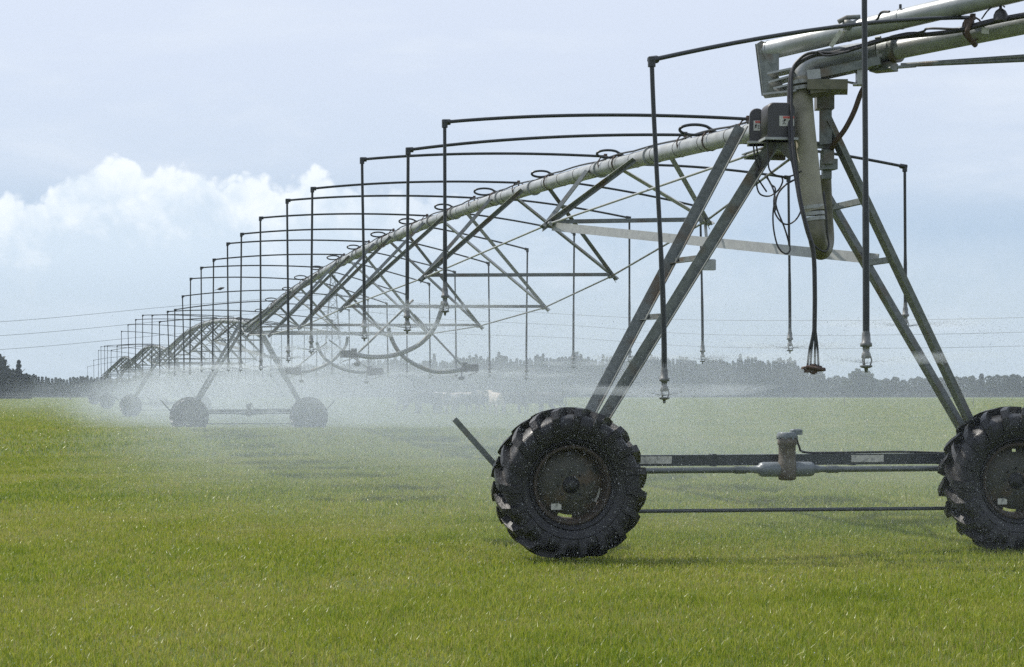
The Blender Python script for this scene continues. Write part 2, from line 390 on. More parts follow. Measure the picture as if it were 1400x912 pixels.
def make_tower(zleg=3.62):
    t = empty('drive_tower', (O1.x, O1.y, 0), TH)
    for v in (-2.0, 2.0): make_wheel(t, v, 0)
    bt = {(-1,1): (-1.90,.37), (-1,-1): (-1.80,.33), (1,1): (1.80,.37), (1,-1): (1.86,.33)}
    tp = {(-1,1): (-.17,.85,3.74), (-1,-1): (-.17,-.10,3.53), (1,1): (.19,.85,3.72), (1,-1): (.20,-.10,3.70)}
    for key in bt:
        b = bt[key]; q = tp[key]; l = MB()
        l.angle(Vector((b[0], b[1], .80)), Vector(q), .10, .010, up=(0, -1, .2), flip=key[0])
        l.build('leg', steel, t)
    def lerp(key, z):
        b = bt[key]; q = tp[key]; k = (z-.8)/(q[2]-.8)
        return Vector((b[0]+(q[0]-b[0])*k, b[1]+(q[1]-b[1])*k, z))
    for s_ in (-1, 1):
        for z in ((2.02, 2.52) if s_ < 0 else (2.52, 3.02)):
            c = MB(); c.angle(lerp((s_,-1), z), lerp((s_,1), z), .05, .006, flip=s_); c.build('cross_bar', steel, t)
    b = MB(); b.bar((-2.02,.38,.805), (2.02,.38,.805), .10, .095)
    for v in (-1.75,-1.35,-.9,.55,1.2,1.7):
        for dz in (-.03,.03): b.lathe((v, .329, .805+dz), (0,-1,0), [(-.006,.011),(.010,.011)], 6, False)
    for v in (-1.55, -.62, .66, 1.5): b.box((v, .385, .805), .035, .112, .108)
    b.build('base_beam', beamm, t)
    for v, w_ in ((-1.18,.34), (.78,.30)):
        p = MB(); p.box((v, .322, .81), w_, .006, .062); p.build('beam_label', paper, t)
    s = MB(); s.tube([(-1.95,.24,.722), (-.3,.24,.722)], .026, 12); s.tube([(.3,.24,.722), (1.95,.24,.722)], .026, 12)
    for v in (-1.6,-.42,.42,1.55): s.tube([(v-.05,.24,.722),(v+.05,.24,.722)], .033, 12)
    s.build('drive_shaft', shaftm, t)
    g = MB()
    for sg in (-1, 1):
        g.lathe((0,.24,.725), (sg,0,0), [(.07,.062),(.09,.066),(.22,.064),(.245,.055),(.25,.036),(.29,.034),(.30,.028),(.34,.028)], 20)
    gm_ = g.build('gear_coupling', gearm, t)
    g = MB(); g.lathe((0,.22,.63), (0,0,1), [(0,.05),(.01,.075),(.06,.080),(.16,.078),(.18,.074),(.30,.074),(.31,.084),(.345,.084),(.36,.078),(.40,.078),(.405,.06)], 24)
    g.build('drive_motor', motorm, t)
    g = MB(); g.lathe((.0,.22,1.0), (0,0,1), [(0,.088),(.03,.09),(.045,.08)], 24); g.box((.075,.20,1.05), .10, .07, .05, 0, .01)
    for a in range(8): g.lathe((.085*math.cos(a*.785+.3), .22+.085*math.sin(a*.785+.3), .985), (0,0,1), [(0,.009),(.03,.009)], 6, False)
    g.build('motor_cap', gearm, t)
    cd = MB(); cd.tube(smooth_path([(.06,.28,1.02),(.12,.33,1.0),(.16,.36,.92),(.22,.39,.868),(.5,.40,.862),(1.1,.40,.866),(1.8,.40,.86),(1.86,.40,1.0),(1.78,.38,1.2)],5), .010, 6); cd.build('conduit', cablem, t)
    r_ = MB(); r_.tube([(-1.95,.12,.385), (1.95,.12,.375)], .017, 10); r_.build('tie_rod', beamm, t)
    for s_ in (-1, 1):
        d = MB(); d.bar((s_*2.22,.24,.38), (s_*2.93,.24,1.17), .045, .030, up=(0,1,0)); d.build('guard_arm', steel, t)
        x = MB(); x.lathe((s_*2.0,.06,.615), (0,1,0), [(0,.09),(.05,.12),(.24,.12),(.28,.07)], 18); x.box((s_*2.0,.27,.72), .16, .14, .30, 0, .02); x.build('wheel_gearbox', gearm, t)
    # saddle that carries the pipe
    c = MB(); c.box((.01,.37,3.52), .40, 1.04, .012); c.bar((-.17,-.1,3.50), (.2,-.1,3.50), .06, .05); c.bar((-.17,.85,3.50), (.2,.85,3.50), .06, .05)
    c.box((.0,.0,3.60), .012, .5, .16); c.build('pipe_saddle', steel, t)
    return t

ZOFF = [0, -.16, -.08, .06, .10]; TOFF = [0, .03, .03, .10, .12]; TSC = [1, .955, .97, .99, .99]
tower_labels = ['steel drive tower with two large black tyres nearest the camera',
    'second drive tower along the line, its two tyres grey in the mist',
    'third drive tower, faint tyre just left of the second tower',
    'fourth drive tower, pale tyre behind the third tower in thick mist',
    'last drive tower at the far end, barely showing through the mist']
proto = make_tower()
towers = [proto]
for k in range(1, 5):
    c = copy_tree(proto); p = L2W(-.12, SPAN*k, 0); c.location = (p.x, p.y, TOFF[k]); c.scale = (.94, 1, TSC[k]); towers.append(c)
for k, t in enumerate(towers): tag(t, tower_labels[k], 'irrigator tower', 'drive towers along the irrigator')
T1 = towers[0]

# ------------------------------------------------------------------ spans
Z0, HC = 3.70, .66
def pipe_z(k, u):                     # u measured from tower k
    t = u/SPAN; return Z0 + ZOFF[k]*(1-t) + ZOFF[min(k+1,4)]*t + HC*4*t*(1-t)
NV = [.80,1.22,1.58,1.62,1.62,1.58,1.22,.80]; NZ = [3.27,2.97,2.76,2.63,2.63,2.76,2.97,3.27]
span_labels = ['near pipe span arching from the big wheeled tower to the misty one',
    'second pipe span, its truss dark above the second misty tower', 'third pipe span, small dark arch beyond the second span',
    'last pipe span, tiny dark arch low over the mist']
def make_span(k):
    p = L2W(0, SPAN*k, 0); s = empty('irrigation_span', (p.x, p.y, 0), TH)
    tag(s, span_labels[k], 'pipe span', 'irrigator pipe spans')
    zo = ZOFF[k]; ng = 16 if k == 0 else 10
    m = MB(); us = np.linspace(.55 if k == 0 else -.1, SPAN-.35, 70)
    m.tube([(0, u, pipe_z(k, u)) for u in us], .084, ng)
    for i in range(8):
        for uj in ((5.42+5.58*i)-.95, (5.42+5.58*i)+1.15):
            z = pipe_z(k, uj); dz = (pipe_z(k, uj+.1)-z)/.1
            m.tube([(0,uj-.012,z-.012*dz),(0,uj+.012,z+.012*dz)], .105, ng)
    m.build('water_pipe', galv, s)
    cb = MB()
    cb.tube([(-.035+.02*math.sin(u*2.1), u, pipe_z(k,u)+.088+.014*abs(math.sin(u*1.9))) for u in np.linspace(.3, SPAN-.3, 180 if k == 0 else 60)], .011, 5)
    cb.build('power_cable', cablem, s)
    if k < 2:
        st = MB()
        for u in np.arange(.9, SPAN-.5, .84):
            z = pipe_z(k, u)
            st.tube([(math.cos(a)*.086, u+.03*math.sin(a), z+math.sin(a)*.086) for a in np.linspace(0, 2*math.pi, 15)], .0035, 4, False)
        st.build('cable_tie', cablem, s)
    nodes = {-1: [], 1: []}
    for i in range(8):
        un = 5.42+5.58*i
        for sd in (-1, 1):
            nu = un + (.4 if sd < 0 else -.3)
            N_ = Vector((sd*NV[i], nu, NZ[i]+ (pipe_z(k,un)-pipe_z(0,un)) )); nodes[sd].append(N_)
            for da in (-1.0, 1.05):
                ua = nu+da; A = Vector((sd*.075, ua, pipe_z(k, ua)-.02))
                q = MB(); q.angle(A, N_ + (N_-A).normalized()*.10, .052, .007, up=(sd, 0, .3), flip=sd); q.build('truss_strut', steel if sd < 0 or i % 2 else steel2, s)
        q = MB(); q.angle(nodes[-1][-1], nodes[1][-1], .048, .007, up=(0,0,1)); q.build('cross_strut', steel, s)
    for sd in (-1, 1):
        q = MB(); pts = [Vector((sd*.17, .35, 3.50+zo))] + nodes[sd] + [Vector((sd*.17, SPAN-.3, 3.45+ZOFF[k+1]))]
        q.tube(pts, .0125, 8)
        for nd in nodes[sd]: q.tube([nd-Vector((0,.10,0)), nd+Vector((0,.10,0))], .028, 8)
        q.build('truss_rod', steel2 if sd < 0 else steel, s)
    q = MB(); q.bar(nodes[-1][0]+Vector((.03,-.05,-.03)), Vector((.92,.42,2.57+zo)), .012, .095, up=(0,.2,1)); q.build('tower_brace', steel2, s)
    q = MB(); n1 = nodes[1][0]; q.bar(n1, n1+Vector((0,-.1,-.42)), .03, .02, up=(0,1,0)); q.box(n1+Vector((-.02,-.1,-.48)), .20, .10, .12, 0, .01); q.build('sensor_hanger', steel2, s)
    return s
spans = [make_span(k) for k in range(4)]

# ------------------------------------------------------------------ sprinkler drops
def head(mb, p, sc=1.):
    x, y, z = p
    mb.lathe((x,y,z+.20*sc), (0,0,-1), [(-.04*sc,.019*sc),(-.0*sc,.020*sc),(.02*sc,.026*sc),(.07*sc,.028*sc),(.075*sc,.036*sc),(.095*sc,.037*sc),(.10*sc,.022*sc),(.13*sc,.020*sc),(.135*sc,.026*sc),(.165*sc,.030*sc),(.17*sc,.014*sc)], 12)
    for a in (0, 2.1, 4.2):
        mb.tube([(x+.022*sc*math.cos(a), y+.022*sc*math.sin(a), z+.06*sc),(x+.034*sc*math.cos(a), y+.034*sc*math.sin(a), z+.02*sc),(x+.026*sc*math.cos(a), y+.026*sc*math.sin(a), z-.01*sc)], .005*sc, 5)
    mb.lathe((x,y,z-.01*sc), (0,0,-1), [(0,.036*sc),(.008*sc,.040*sc),(.016*sc,.030*sc),(.02*sc,.012*sc),(.045*sc,.009*sc)], 12)
heads = []
def drop(pA, pT, zb, label, group, mid=None, parts=True, sway=(0,0), loop=False, r=.0155, rh=None):
    """pA outlet on the pipe, pT the corner the hose hangs from, zb height of the nozzle"""
    pA = Vector(pA); pT = Vector(pT); root = empty('sprinkler_drop', (pT.x, pT.y, 0)); tag(root, label, 'sprinkler drop', group)
    d = pT-pA; n = 6 if not parts else 8
    if loop:
        lv = random.uniform(.8, 1.12)
        left = -Vector((d.x, d.y, 0)).normalized(); al = Vector((-ST, CT, 0))
        lp = [pA - Vector((0,0,.05)), pA+Vector((0,0,.01))] + [pA + left*((.155-.135*math.cos(a))*lv) + Vector((0,0,.012-.042*math.sin(a)*lv)) + al*(.05*math.cos(a*.5)) for a in np.linspace(.25, 6.0, 12)]
        dr = Vector((d.x, d.y, 0)).normalized()
        path = smooth_path(lp + [pA+dr*.07+Vector((0,0,-.02)), pA+dr*.13+Vector((0,0,-.09)), pA+dr*.35+Vector((0,0,-.10))], 4)[:-1] + bez([pA+dr*.35+Vector((0,0,-.10)), pA.lerp(pT,.55)+Vector((0,0,.02)), pT], 12)
    else:
        path = [pA - Vector((0,0,.06))] + bez([pA, (pA.lerp(pT,.55)+Vector((0,0,.10))) if mid is None else Vector(mid), pT], 14)
    b = Vector((pT.x+sway[0], pT.y+sway[1], zb+.16))
    m1 = MB(); m1.tube(path, r, n)
    m2 = MB() if parts else m1
    m2.tube([pT+Vector((0,0,.02)), pT-Vector((0,0,.05))], r*1.7, n); m2.tube([pT-d.normalized()*.05, pT+d.normalized()*.02], r*1.7, n)
    hp = bez([pT, pT.lerp(b,.3)+Vector((sway[0]*-.1,0,0)), pT.lerp(b,.7)+Vector((sway[0]*.35,0,0)), b], 12)
    rr = [r*(1.0 if i < 8 else 1.22) for i in range(len(hp))]
    m2.tube(hp, rr, n)
    m3 = MB(); head(m3, (b.x, b.y, zb), 1.0 if r < .018 else 1.15)
    if parts:
        m1.build('boom_hose', hosem, root, True); m2.build('drop_hose', hosem, root, True); m3.build('spray_head', nozzle, root, True)
    else:
        m2.build('hose', hosem, root, True); m3.build('spray_head', nozzle, root, True)
    if loop or parts:
        c = MB(); ring = Vector(pA)
        c.tube([ring+Vector((CT*.09*math.cos(a), ST*.09*math.cos(a), -.09+.095*math.sin(a))) for a in np.linspace(0, 2*math.pi, 15)], .008, 5, False)
        c.box(ring+Vector((0,0,.005)), .035, .035, .05, TH); c.build('pipe_clamp', brown, root, True)
    heads.append((Vector((b.x, b.y, zb)), root))
    return root

ORD = ['first','second','third','fourth','fifth','sixth','seventh','eighth','ninth','tenth','eleventh','twelfth','thirteenth','fourteenth','fifteenth',
       'sixteenth','seventeenth','eighteenth','nineteenth','twentieth','twenty-first','twenty-second','twenty-third','twenty-fourth','twenty-fifth','twenty-sixth',
       'twenty-seventh','twenty-eighth','twenty-ninth','thirtieth','thirty-first','thirty-second','thirty-third','thirty-fourth','thirty-fifth','thirty-sixth',
       'thirty-seventh','thirty-eighth','thirty-ninth','fortieth']
def on_pipe(u):
    k = min(int(max(u,0)//SPAN), 3); return pipe_z(k, u-k*SPAN)
GL, GR = 'sprinkler drops on the open sky side of the pipe', 'sprinkler drops on the far side of the pipe'
left_tops = [(608,167,423),(558,205,449),(495,218,460),(427,258,479),(392.5,274,491),(356,298,503),(330,320,505),(311,333,505),(292,355,505),(275,366,506),
    (260.5,381,None),(249.5,405,None),(239,423.5,None),(229,426,None),(218,440,None),(208,431,None),(195,431,None),(185.5,437,None),(175,444,None),(166,453,None),(160,473,None),
    (152,479,None),(147,473,None),(143,473,None),(138,474,None),(134.5,479,None),(128,492.5,None),(119.6,501.6,None)]
for i, (px, py, pb) in enumerate(left_tops):
    Yd = 10114/(px-70); T = P(px, py, Yd)
    # foot of the boom on the pipe: go back across the line
    rel = Vector((T.x-O1.x, T.y-O1.y, 0)); u = -ST*rel.x + CT*rel.y; v = CT*rel.x + ST*rel.y
    A = L2W(0, u, on_pipe(u)+.13)
    zb = P(px, pb, Yd).z if pb else 1.95+random.uniform(-.08,.08)
    if not pb and zb > T.z-1: zb = T.z-1.7
    drop(A, T, zb, f'black hose drop, {ORD[i]} from the near tower on the left of the pipe', GL, parts=i < 14, sway=(random.uniform(-.02,.05),0), rh=None)
right = [(1237,228,447),(1078,243,477),(957.5,283,492),(860.5,298,492),(785,318,500),(721,341,516),(668,360,512),(622,372,512),(587,388,514),(556,403,514),(529,415,512)]
ur = None
for i in range(30):
    if i < len(right):
        px, py, pb = right[i]; Yd = 24420/(px-70); T = P(px, py, Yd); zb = P(px, pb, Yd).z
        rel = Vector((T.x-O1.x, T.y-O1.y, 0)); u = -ST*rel.x + CT*rel.y
    else:
        u = ur + 3.6 + random.uniform(-.2,.2); v = 2.05; T = L2W(v, u, on_pipe(u)-.16); zb = 1.95
    ur = u
    A = L2W(0, u, on_pipe(u)+.10)
    drop(A, T, zb, f'thin hose drop, {ORD[i]} from the near tower on the right of the pipe', GR, parts=i < 11, sway=(random.uniform(-.02,.03),0), loop=i < 16, r=.0145)

# the two heavy drops of the near arm
drop(P(1330,24,17.1), P(891,82,15.2), P(0,541,15.2).z, 'long black hose drop crossing in front of the left tower legs', 'sprinkler drops of the near arm',
     mid=P(1150,24,16.2), sway=(.09,0), r=.0165)
drop(P(1640,-60,14.6), P(1181.5,-62,13.0), P(0,497,13.0).z, 'thick black hose drop in front of the right tower legs, nozzle low', 'sprinkler drops of the near arm',
     mid=P(1420,-80,13.8), sway=(.012,0), r=.0175)

# ------------------------------------------------------------------ near arm (joint above the near tower)
arm = empty('corner_arm', (P(1120,100,18).x, 18.0, 0)); tag(arm, 'twin grey pipes of the near arm jutting out above the big tower', 'irrigator arm')
def W(mb, name, m): return mb.build(name, m, arm, True)
def path3(l): return [P(a, b, c) for a, b, c in l]
a0, a1 = P(1046,70,18.25), P(1300,10,17.05)
dU = (a1-a0)
m = MB(); m.tube([a0, a0+dU*.3, a0+dU*.7, a1, a1+dU*1.0+Vector((0,0,.0)), a1+dU*2.2-Vector((0,0,.05)), a1+dU*4.5-Vector((0,0,.35))], .083, 20)
for t_ in (0.02, .46, .74): m.tube([a0+dU*t_, a0+dU*(t_+.008)], .0865, 20)
W(m, 'support_pipe', galv)
b0, b1 = P(1205,72,17.75), P(1400,33,16.9); dL = b1-b0
m = MB(); m.tube([b0, b1, b1+dL*1.2+Vector((0,0,-.01)), b1+dL*3-Vector((0,0,.06)), b1+dL*5.5-Vector((0,0,.3))], .082, 20)
W(m, 'water_pipe', galv)
m = MB(); el = bez([P(1097,118,18.0), P(1094,84,18.0), P(1112,84,17.98), P(1150,76,17.9)], 10) + [P(1205,68,17.8)]
m.tube(el, [.078]*4+[.084]*(len(el)-4), 20); m.tube([P(1097,112,18.0),P(1097,120,18.0)], .086, 20); W(m, 'pipe_elbow', galv)
m = MB(); m.tube([P(1192,72,17.82), P(1203,70,17.78)], .105, 20); m.tube([P(1203,71,17.78),P(1222,67,17.68)], .098, 20); m.tube([P(1222,67,17.68),P(1228,66,17.65)], .118, 20)
m.box(P(1208,92,17.75), .20, .16, .07, -.6, .01)
for q in ((1200,52),(1228,50),(1214,94),(1196,92)): m.tube([P(q[0]-3,q[1],17.66), P(q[0]+4,q[1]-1,17.62)], .012, 6)
W(m, 'swivel_coupling', steel)
# end plate carrying the support pipe
m = MB(); m.sheet(path3([(1034,60,18.2),(1040,56,18.2),(1064,66,18.1),(1064,100,18.1),(1063,104,18.1),(1075,128,18.1),(1043,131,18.2)]), .014, (.4,-1,0))
m.sheet(path3([(1034,60,18.22),(1043,131,18.22),(1054,131,18.5),(1046,60,18.5)]), .012, (-1,0,0)); W(m, 'end_plate', steel)
for (x0, y0, x1, y1) in ((1052,103,1084,96),(1054,115,1084,106),(1062,123,1086,117),(1044,131,1090,126)):
    m = MB(); m.bar(P(x0,y0,18.02), P(x1,y1,17.96), .22, .016); W(m, 'hinge_plate', steel2)
m = MB(); m.bar(P(1106,106,17.85), P(1205,84,17.65), .16, .07); W(m, 'joint_beam', steel)
m = MB(); m.bar(P(1104,103,17.78), P(1122,101,17.76), .05, .08); W(m, 'joint_block', steel2)
m = MB(); m.bar(P(1104,119,17.9), P(1159,119,17.85), .34, .085); m.bar(P(1108,128,17.9), P(1152,122,17.86), .30, .04); W(m, 'turntable_bracket', mossm)
m = MB(); m.bar(P(1158,112,17.8), P(1168,114,17.75), .16, .02); m.box(P(1177,106,17.7), .075, .10, .13); m.bar(P(1166,116,17.72), P(1183,116,17.7), .10, .012); W(m, 'cable_bracket', steel2)
m = MB(); m.bar(P(1150,42,17.6), P(1136,64,17.66), .035, .008, up=(0,1,0)); m.bar(P(1154,42,17.6), P(1150,47,17.66), .02, .006, up=(0,1,0)); W(m, 'white_strap', white_sticker)
m = MB(); m.lathe(P(1160,33,17.6), (.3,-.1,1), [(-.05,.03),(-.01,.05),(.02,.05),(.035,.02)], 14); m.tube(path3([(1146,30,17.6),(1158,24,17.6),(1176,23,17.6)]), .02, 8); W(m, 'air_valve', steel)
m = MB(); m.tube([P(1231,12,17.3), P(1231,6,17.3)], .012, 6); m.tube([P(1083,47,18.1), P(1083,44,18.1)], .012, 6); W(m, 'pipe_plug', cablem)
m = MB(); m.tube(path3([(1330,22,16.98),(1324,36,16.9),(1322,44,16.9),(1326,54,16.95),(1334,62,17.0)]), .022, 8); m.box(P(1323,32,16.95), .06, .04, .07, 0, .01); W(m, 'hose_clamp', brown)
m = MB(); m.box(P(1347,42,16.93), .07, .004, .05, .4); W(m, 'name_plate', white_sticker)
m = MB(); m.lathe(P(1368,20,16.75), (0,0,1), [(-.05,.06),(0,.055),(.03,.04),(.05,.012),(.09,.01)], 12); m.tube(smooth_path(path3([(1342,26,16.85),(1352,13,16.8),(1366,5,16.8),(1374,10,16.8)])), .006, 6); W(m, 'junction_gland', cablem)
for dy in (0, 5):
    m = MB(); m.tube([P(1232,89+dy*.1,17.5), P(1400,77+dy,17.0), P(1700,62+dy*3,16.0)], .017, 8); W(m, 'truss_rod', steel)
m = MB(); m.bar(P(1226,92,17.5), P(1252,90,17.45), .05, .02); W(m, 'rod_anchor', steel)
# bundles of cable lying on the pipes
for pth, r in (([(1470,12,16.5),(1400,22,16.7),(1350,32,16.85),(1310,42,17.0),(1260,48,17.3),(1220,52,17.5),(1185,61,17.6),(1140,72,17.7),(1112,76,17.75),(1090,88,17.75),(1081,105,17.75),(1079,150,17.7),(1081,200,17.6),(1088,240,17.55),(1094,275,17.5),(1103,312,17.45),(1112,345,17.45),(1114,400,17.45),(1113.5,455,17.45)], .019),
               ([(1460,8,16.6),(1400,19,16.75),(1345,30,16.9),(1290,46,17.15),(1240,46,17.35),(1190,60,17.5),(1150,72,17.6),(1110,72,17.7),(1092,82,17.72),(1083,100,17.7),(1082,150,17.64),(1084,200,17.52),(1091,250,17.46),(1098,290,17.42),(1109,330,17.4)], .013),
               ([(1310,40,16.95),(1270,39,17.1),(1262,43,17.2),(1240,48,17.3),(1195,56,17.5),(1160,70,17.56),(1130,76,17.6),(1118,70,17.65)], .010),
               ([(1216,16,17.2),(1205,17,17.3),(1198,28,17.35),(1188,31,17.4),(1178,32,17.4)], .010)):
    m = MB(); m.tube(smooth_path(path3(pth), 5), r, 8); W(m, 'cable', cablem)
m = MB(); m.tube(smooth_path(path3([(1183,116,17.7),(1176,130,17.75),(1168,152,17.8),(1158,172,17.85),(1150,184,17.9),(1142,194,17.95),(1136,205,18.1),(1130,212,18.3)]), 5), .022, 8)
W(m, 'cable', brown)

# flexible boot hose, its clamps and lower elbow
m = MB(); hp = smooth_path(path3([(1096,108,17.97),(1099,160,17.9),(1105,220,17.85),(1110,270,17.82),(1114,290,17.8)]), 6)
m.tube(hp, [.084+.004*min(1,i/12) for i in range(len(hp))], 22); W(m, 'boot_hose', beigem)
for (x, y) in ((1096,112),(1097,120),(1112,283),(1113,292),(1114,299)):
    m = MB(); m.tube([P(x,y-2.5,17.9 if y < 200 else 17.8), P(x+.5,y+2.5,17.9 if y < 200 else 17.8)], .082 if y < 200 else .086, 22); W(m, 'hose_band', steel2)
m = MB(); m.tube(smooth_path([P(1114,300,17.8), P(1117,325,17.78), P(1122,343,17.95), P(1128,330,18.3), P(1126,290,18.4), P(1124,240,18.4)], 6), [.075]*12+[.078]*19, 18); W(m, 'return_elbow', mossm)
m = MB(); m.tube(smooth_path(path3([(1126,262,17.7),(1129,290,17.68),(1131,320,17.7),(1133,336,17.7),(1128,344,17.66),(1118,340,17.6),(1110,332,17.6)]), 5), .009, 6); W(m, 'cable', cablem)

# hanging bundle with valve block
hb = empty('hose_bundle', (P(1113,455,17.45).x, 17.45, 0)); tag(hb, 'bundle of thin hoses hanging to a rusty valve block between the tower legs', 'hose bundle')
for (x, xe) in ((1110.5,1104),(1112,1108),(1114.5,1114),(1116,1119)):
    m = MB(); m.tube(smooth_path(path3([(1113.5,440,17.45),(x,460,17.45),(x+(xe-x)*.6,478,17.45),(xe,500,17.45)]), 5), .010, 6); m.build('thin_hose', hosem, hb, True)
m = MB()
for (x, y, w, h) in ((1105,505,.06,.055),(1112,504,.05,.08),(1119,504,.05,.05),(1125,505,.035,.03),(1099,503,.03,.025)): m.box(P(x,y,17.45), w, .06, h, .2, .008)
m.tube([P(1102,501.5,17.42), P(1127,505.5,17.4)], .016, 8); m.tube([P(1112,505,17.45), P(1112,512,17.45)], .015, 8); m.build('valve_block', brown, hb, True)

# extras of the near tower: pivot column, control boxes, wires
def TW(mb, name, m): return mb.build(name, m, T1, True)
m = MB(); m.bar(P(1130,128,18.2), P(1130,245,18.2), .075, .10, up=(0,1,0)); m.bar(P(1127,126,18.2), P(1127,150,18.2), .15, .16, up=(0,1,0)); TW(m, 'pivot_column', steel)
m = MB(); m.sheet(path3([(1120,152,18.05),(1137,150,18.05),(1137,196,18.05),(1120,198,18.05)]), .012, (0,-1,0)); m.box(P(1131,215,18.1), .09, .10, .12, .2); TW(m, 'column_plate', steel)
m = MB(); m.box(P(1133,225,18.15), .12, .12, .09, .2); TW(m, 'column_collar', steel)
m = MB(); m.sheet(path3([(1060,182,17.95),(1090,182,17.95),(1096,212,17.95),(1100,245,17.95),(1110,250,17.95),(1092,258,17.95),(1082,222,17.95),(1062,202,17.95)]), .012, (0,-1,0)); TW(m, 'gusset_plate', steel)
def cbox(px0, px1, py0, py1, Yd, dep, sticker, rz):
    c = P((px0+px1)/2, (py0+py1)/2, Yd); w = (px1-px0)/F*Yd; h = (py1-py0)/F*Yd
    e = empty('control_box'); e.location = T1.matrix_basis.inverted() @ c; e.parent = T1; e.rotation_euler = (0,0,rz-TH)
    mb = MB(); n = 10
    prof = [(-w/2,-h/2),(w/2,-h/2),(w/2*.97,h/2-.06)] + [(w/2*.97-.06+.06*math.cos(a), h/2-.06+.06*math.sin(a)) for a in np.linspace(.2,1.57,5)] + \
           [(-w/2*.97+.06-.06*math.sin(a-1.57+1.57) if False else -w/2*.97+.06+.06*math.cos(a), h/2-.06+.06*math.sin(a)) for a in np.linspace(1.57,2.94,5)] + [(-w/2*.97,h/2-.06)]
    n = len(prof); bev = .02
    vs = [Vector((a*.93, -dep/2, b*.95)) for a, b in prof] + [Vector((a, -dep/2+bev, b)) for a, b in prof] + [Vector((a, dep/2, b)) for a, b in prof]
    mb.add(vs, [tuple(range(n)), tuple(range(2*n,3*n))[::-1]]); mb.add(vs, [(j*n+k, (j+1)*n+k, (j+1)*n+(k+1)%n, j*n+(k+1)%n) for j in (0,1) for k in range(n)], True)
    mb.build('cover', boxm, e)
    mb = MB(); mb.box((0,0,-h/2+.01), w+.03, dep+.03, .02); mb.build('box_base', steel2, e)
    sx, sy, sw, sh = sticker
    mb = MB(); mb.box((sx,-dep/2-.003,sy), sw, .004, sh); st_ = mb.build('warning_sticker', white_sticker, e)
    mb = MB(); mb.box((sx+sw*.12,-dep/2-.0065,sy+sh*.36), sw*.76, .003, sh*.2); mb.build('red_heading', red_sticker, st_)
    # little falling figure and bolt
    f_ = MB(); q = min(sw, sh)*.5; cx, cy = sx-sw*.18, sy-sh*.08; yy = -dep/2-.007
    def ln(ax_, ay_, bx_, by_, t=.004): f_.bar((cx+ax_*q, yy, cy+ay_*q), (cx+bx_*q, yy, cy+by_*q), .002, t, up=(0,0,1) if abs(bx_-ax_) > abs(by_-ay_) else (1,0,0))
    ln(0,.3,-.05,-.15,.006); ln(-.05,-.15,-.35,-.5); ln(-.05,-.15,.3,-.4); ln(0,.25,-.4,.1); ln(0,.25,.4,.35); f_.lathe((cx+.05*q,yy,cy+.45*q),(0,1,0),[(-.001,.006),(.001,.006)],10)
    ln(.3,.55,.12,.1,.003)
    for j in range(3): f_.bar((sx+sw*.12, yy, sy-sh*(.0+.13*j)), (sx+sw*.42, yy, sy-sh*(.0+.13*j)), .002, .003)
    f_.build('pictogram', blackm, st_)
    return e
cbox(1043.5, 1085, 142, 193, 17.75, .20, (.045,.0,.125,.085), .12)
cbox(1024, 1045, 150, 198, 18.05, .22, (.0,-.0,.055,.085), -.1)
for pth in ([(1030,198,18.0),(1032,215,18.0),(1036,228,18.0),(1034,240,18.0),(1040,250,18.0),(1048,262,17.95)],
            [(1034,198,18.0),(1036,210,18.0),(1040,222,18.0),(1037,232,18.0)],
            [(1049,193,17.7),(1050,215,17.7),(1052,232,17.7),(1062,240,17.7),(1080,241,17.75),(1096,234,17.75)],
            [(1046,240,17.9),(1052,248,17.85),(1058,262,17.8),(1062,285,17.75),(1072,310,17.75),(1078,330,17.75),(1080,342,17.75),(1074,347,17.75),(1064,338,17.75),(1058,315,17.75),(1057,290,17.75),(1062,268,17.75),(1075,252,17.8),(1090,244,17.85)],
            [(1035,242,18.0),(1035,256,18.0),(1040,266,18.0),(1052,268,18.0),(1064,260,17.95),(1070,248,17.95),(1068,240,17.95)],
            [(1048,240,17.85),(1054,252,17.85),(1060,258,17.8),(1058,275,17.8),(1060,292,17.8),(1070,305,17.75),(1080,306,17.75),(1090,298,17.75),(1097,284,17.75)],
            [(1086,246,17.7),(1070,256,17.7),(1062,270,17.7),(1060,288,17.7)]):
    m = MB(); m.tube(smooth_path(path3(pth), 5), .0075, 6); TW(m, 'wire', cablem)

# ------------------------------------------------------------------ curved spray booms under the first span
def spray_boom(label, pts, stay, bx, br, Yd, r, bar=None):
    e = empty('spray_boom', (P(bx[0], bx[1], Yd).x, Yd, 0)); tag(e, label, 'spray boom', 'curved booms under the pipe')
    m = MB(); m.tube(smooth_path([P(a, b, Yd) for a, b in pts], 5), r*1.15, 8); m.build('curved_pipe', steel, e, True)
    m = MB(); m.tube([P(*stay[0], Yd+.3), P(*stay[1], Yd)], r*.6, 6); m.build('stay', steel, e, True)
    s_ = Yd/F
    m = MB(); m.box(P(bx[0], bx[1], Yd-.1), 17*s_, 11*s_, 10*s_, .2, .01); m.box(P(bx[0]-br*10, bx[1]-1, Yd-.1), 7*s_, 9*s_, 13*s_, .2); m.build('valve_box', boxm, e, True)
    m = MB(); m.tube([P(bx[0]-br*14, bx[1]+4, Yd), P(bx[0]-br*14, bx[1]+13, Yd)], .012, 6); m.lathe(P(bx[0]-br*14, bx[1]+14, Yd), (0,0,1), [(-.04,.03),(0,.07),(.03,.05)], 10)
    m.tube([P(bx[0]-5, bx[1]+10, Yd), P(bx[0]+8, bx[1]+6, Yd)], .009, 6); m.build('spray_head', nozzle, e, True)
    return e
spray_boom('near curved boom hanging in mist, its valve box at the left end', [(606,412),(603,425),(596,444),(585,460),(570,473),(550,482),(530,487),(505,488),(482,484)], [(565,410),(490,482)], (474,484), -1, 39.5, .038)
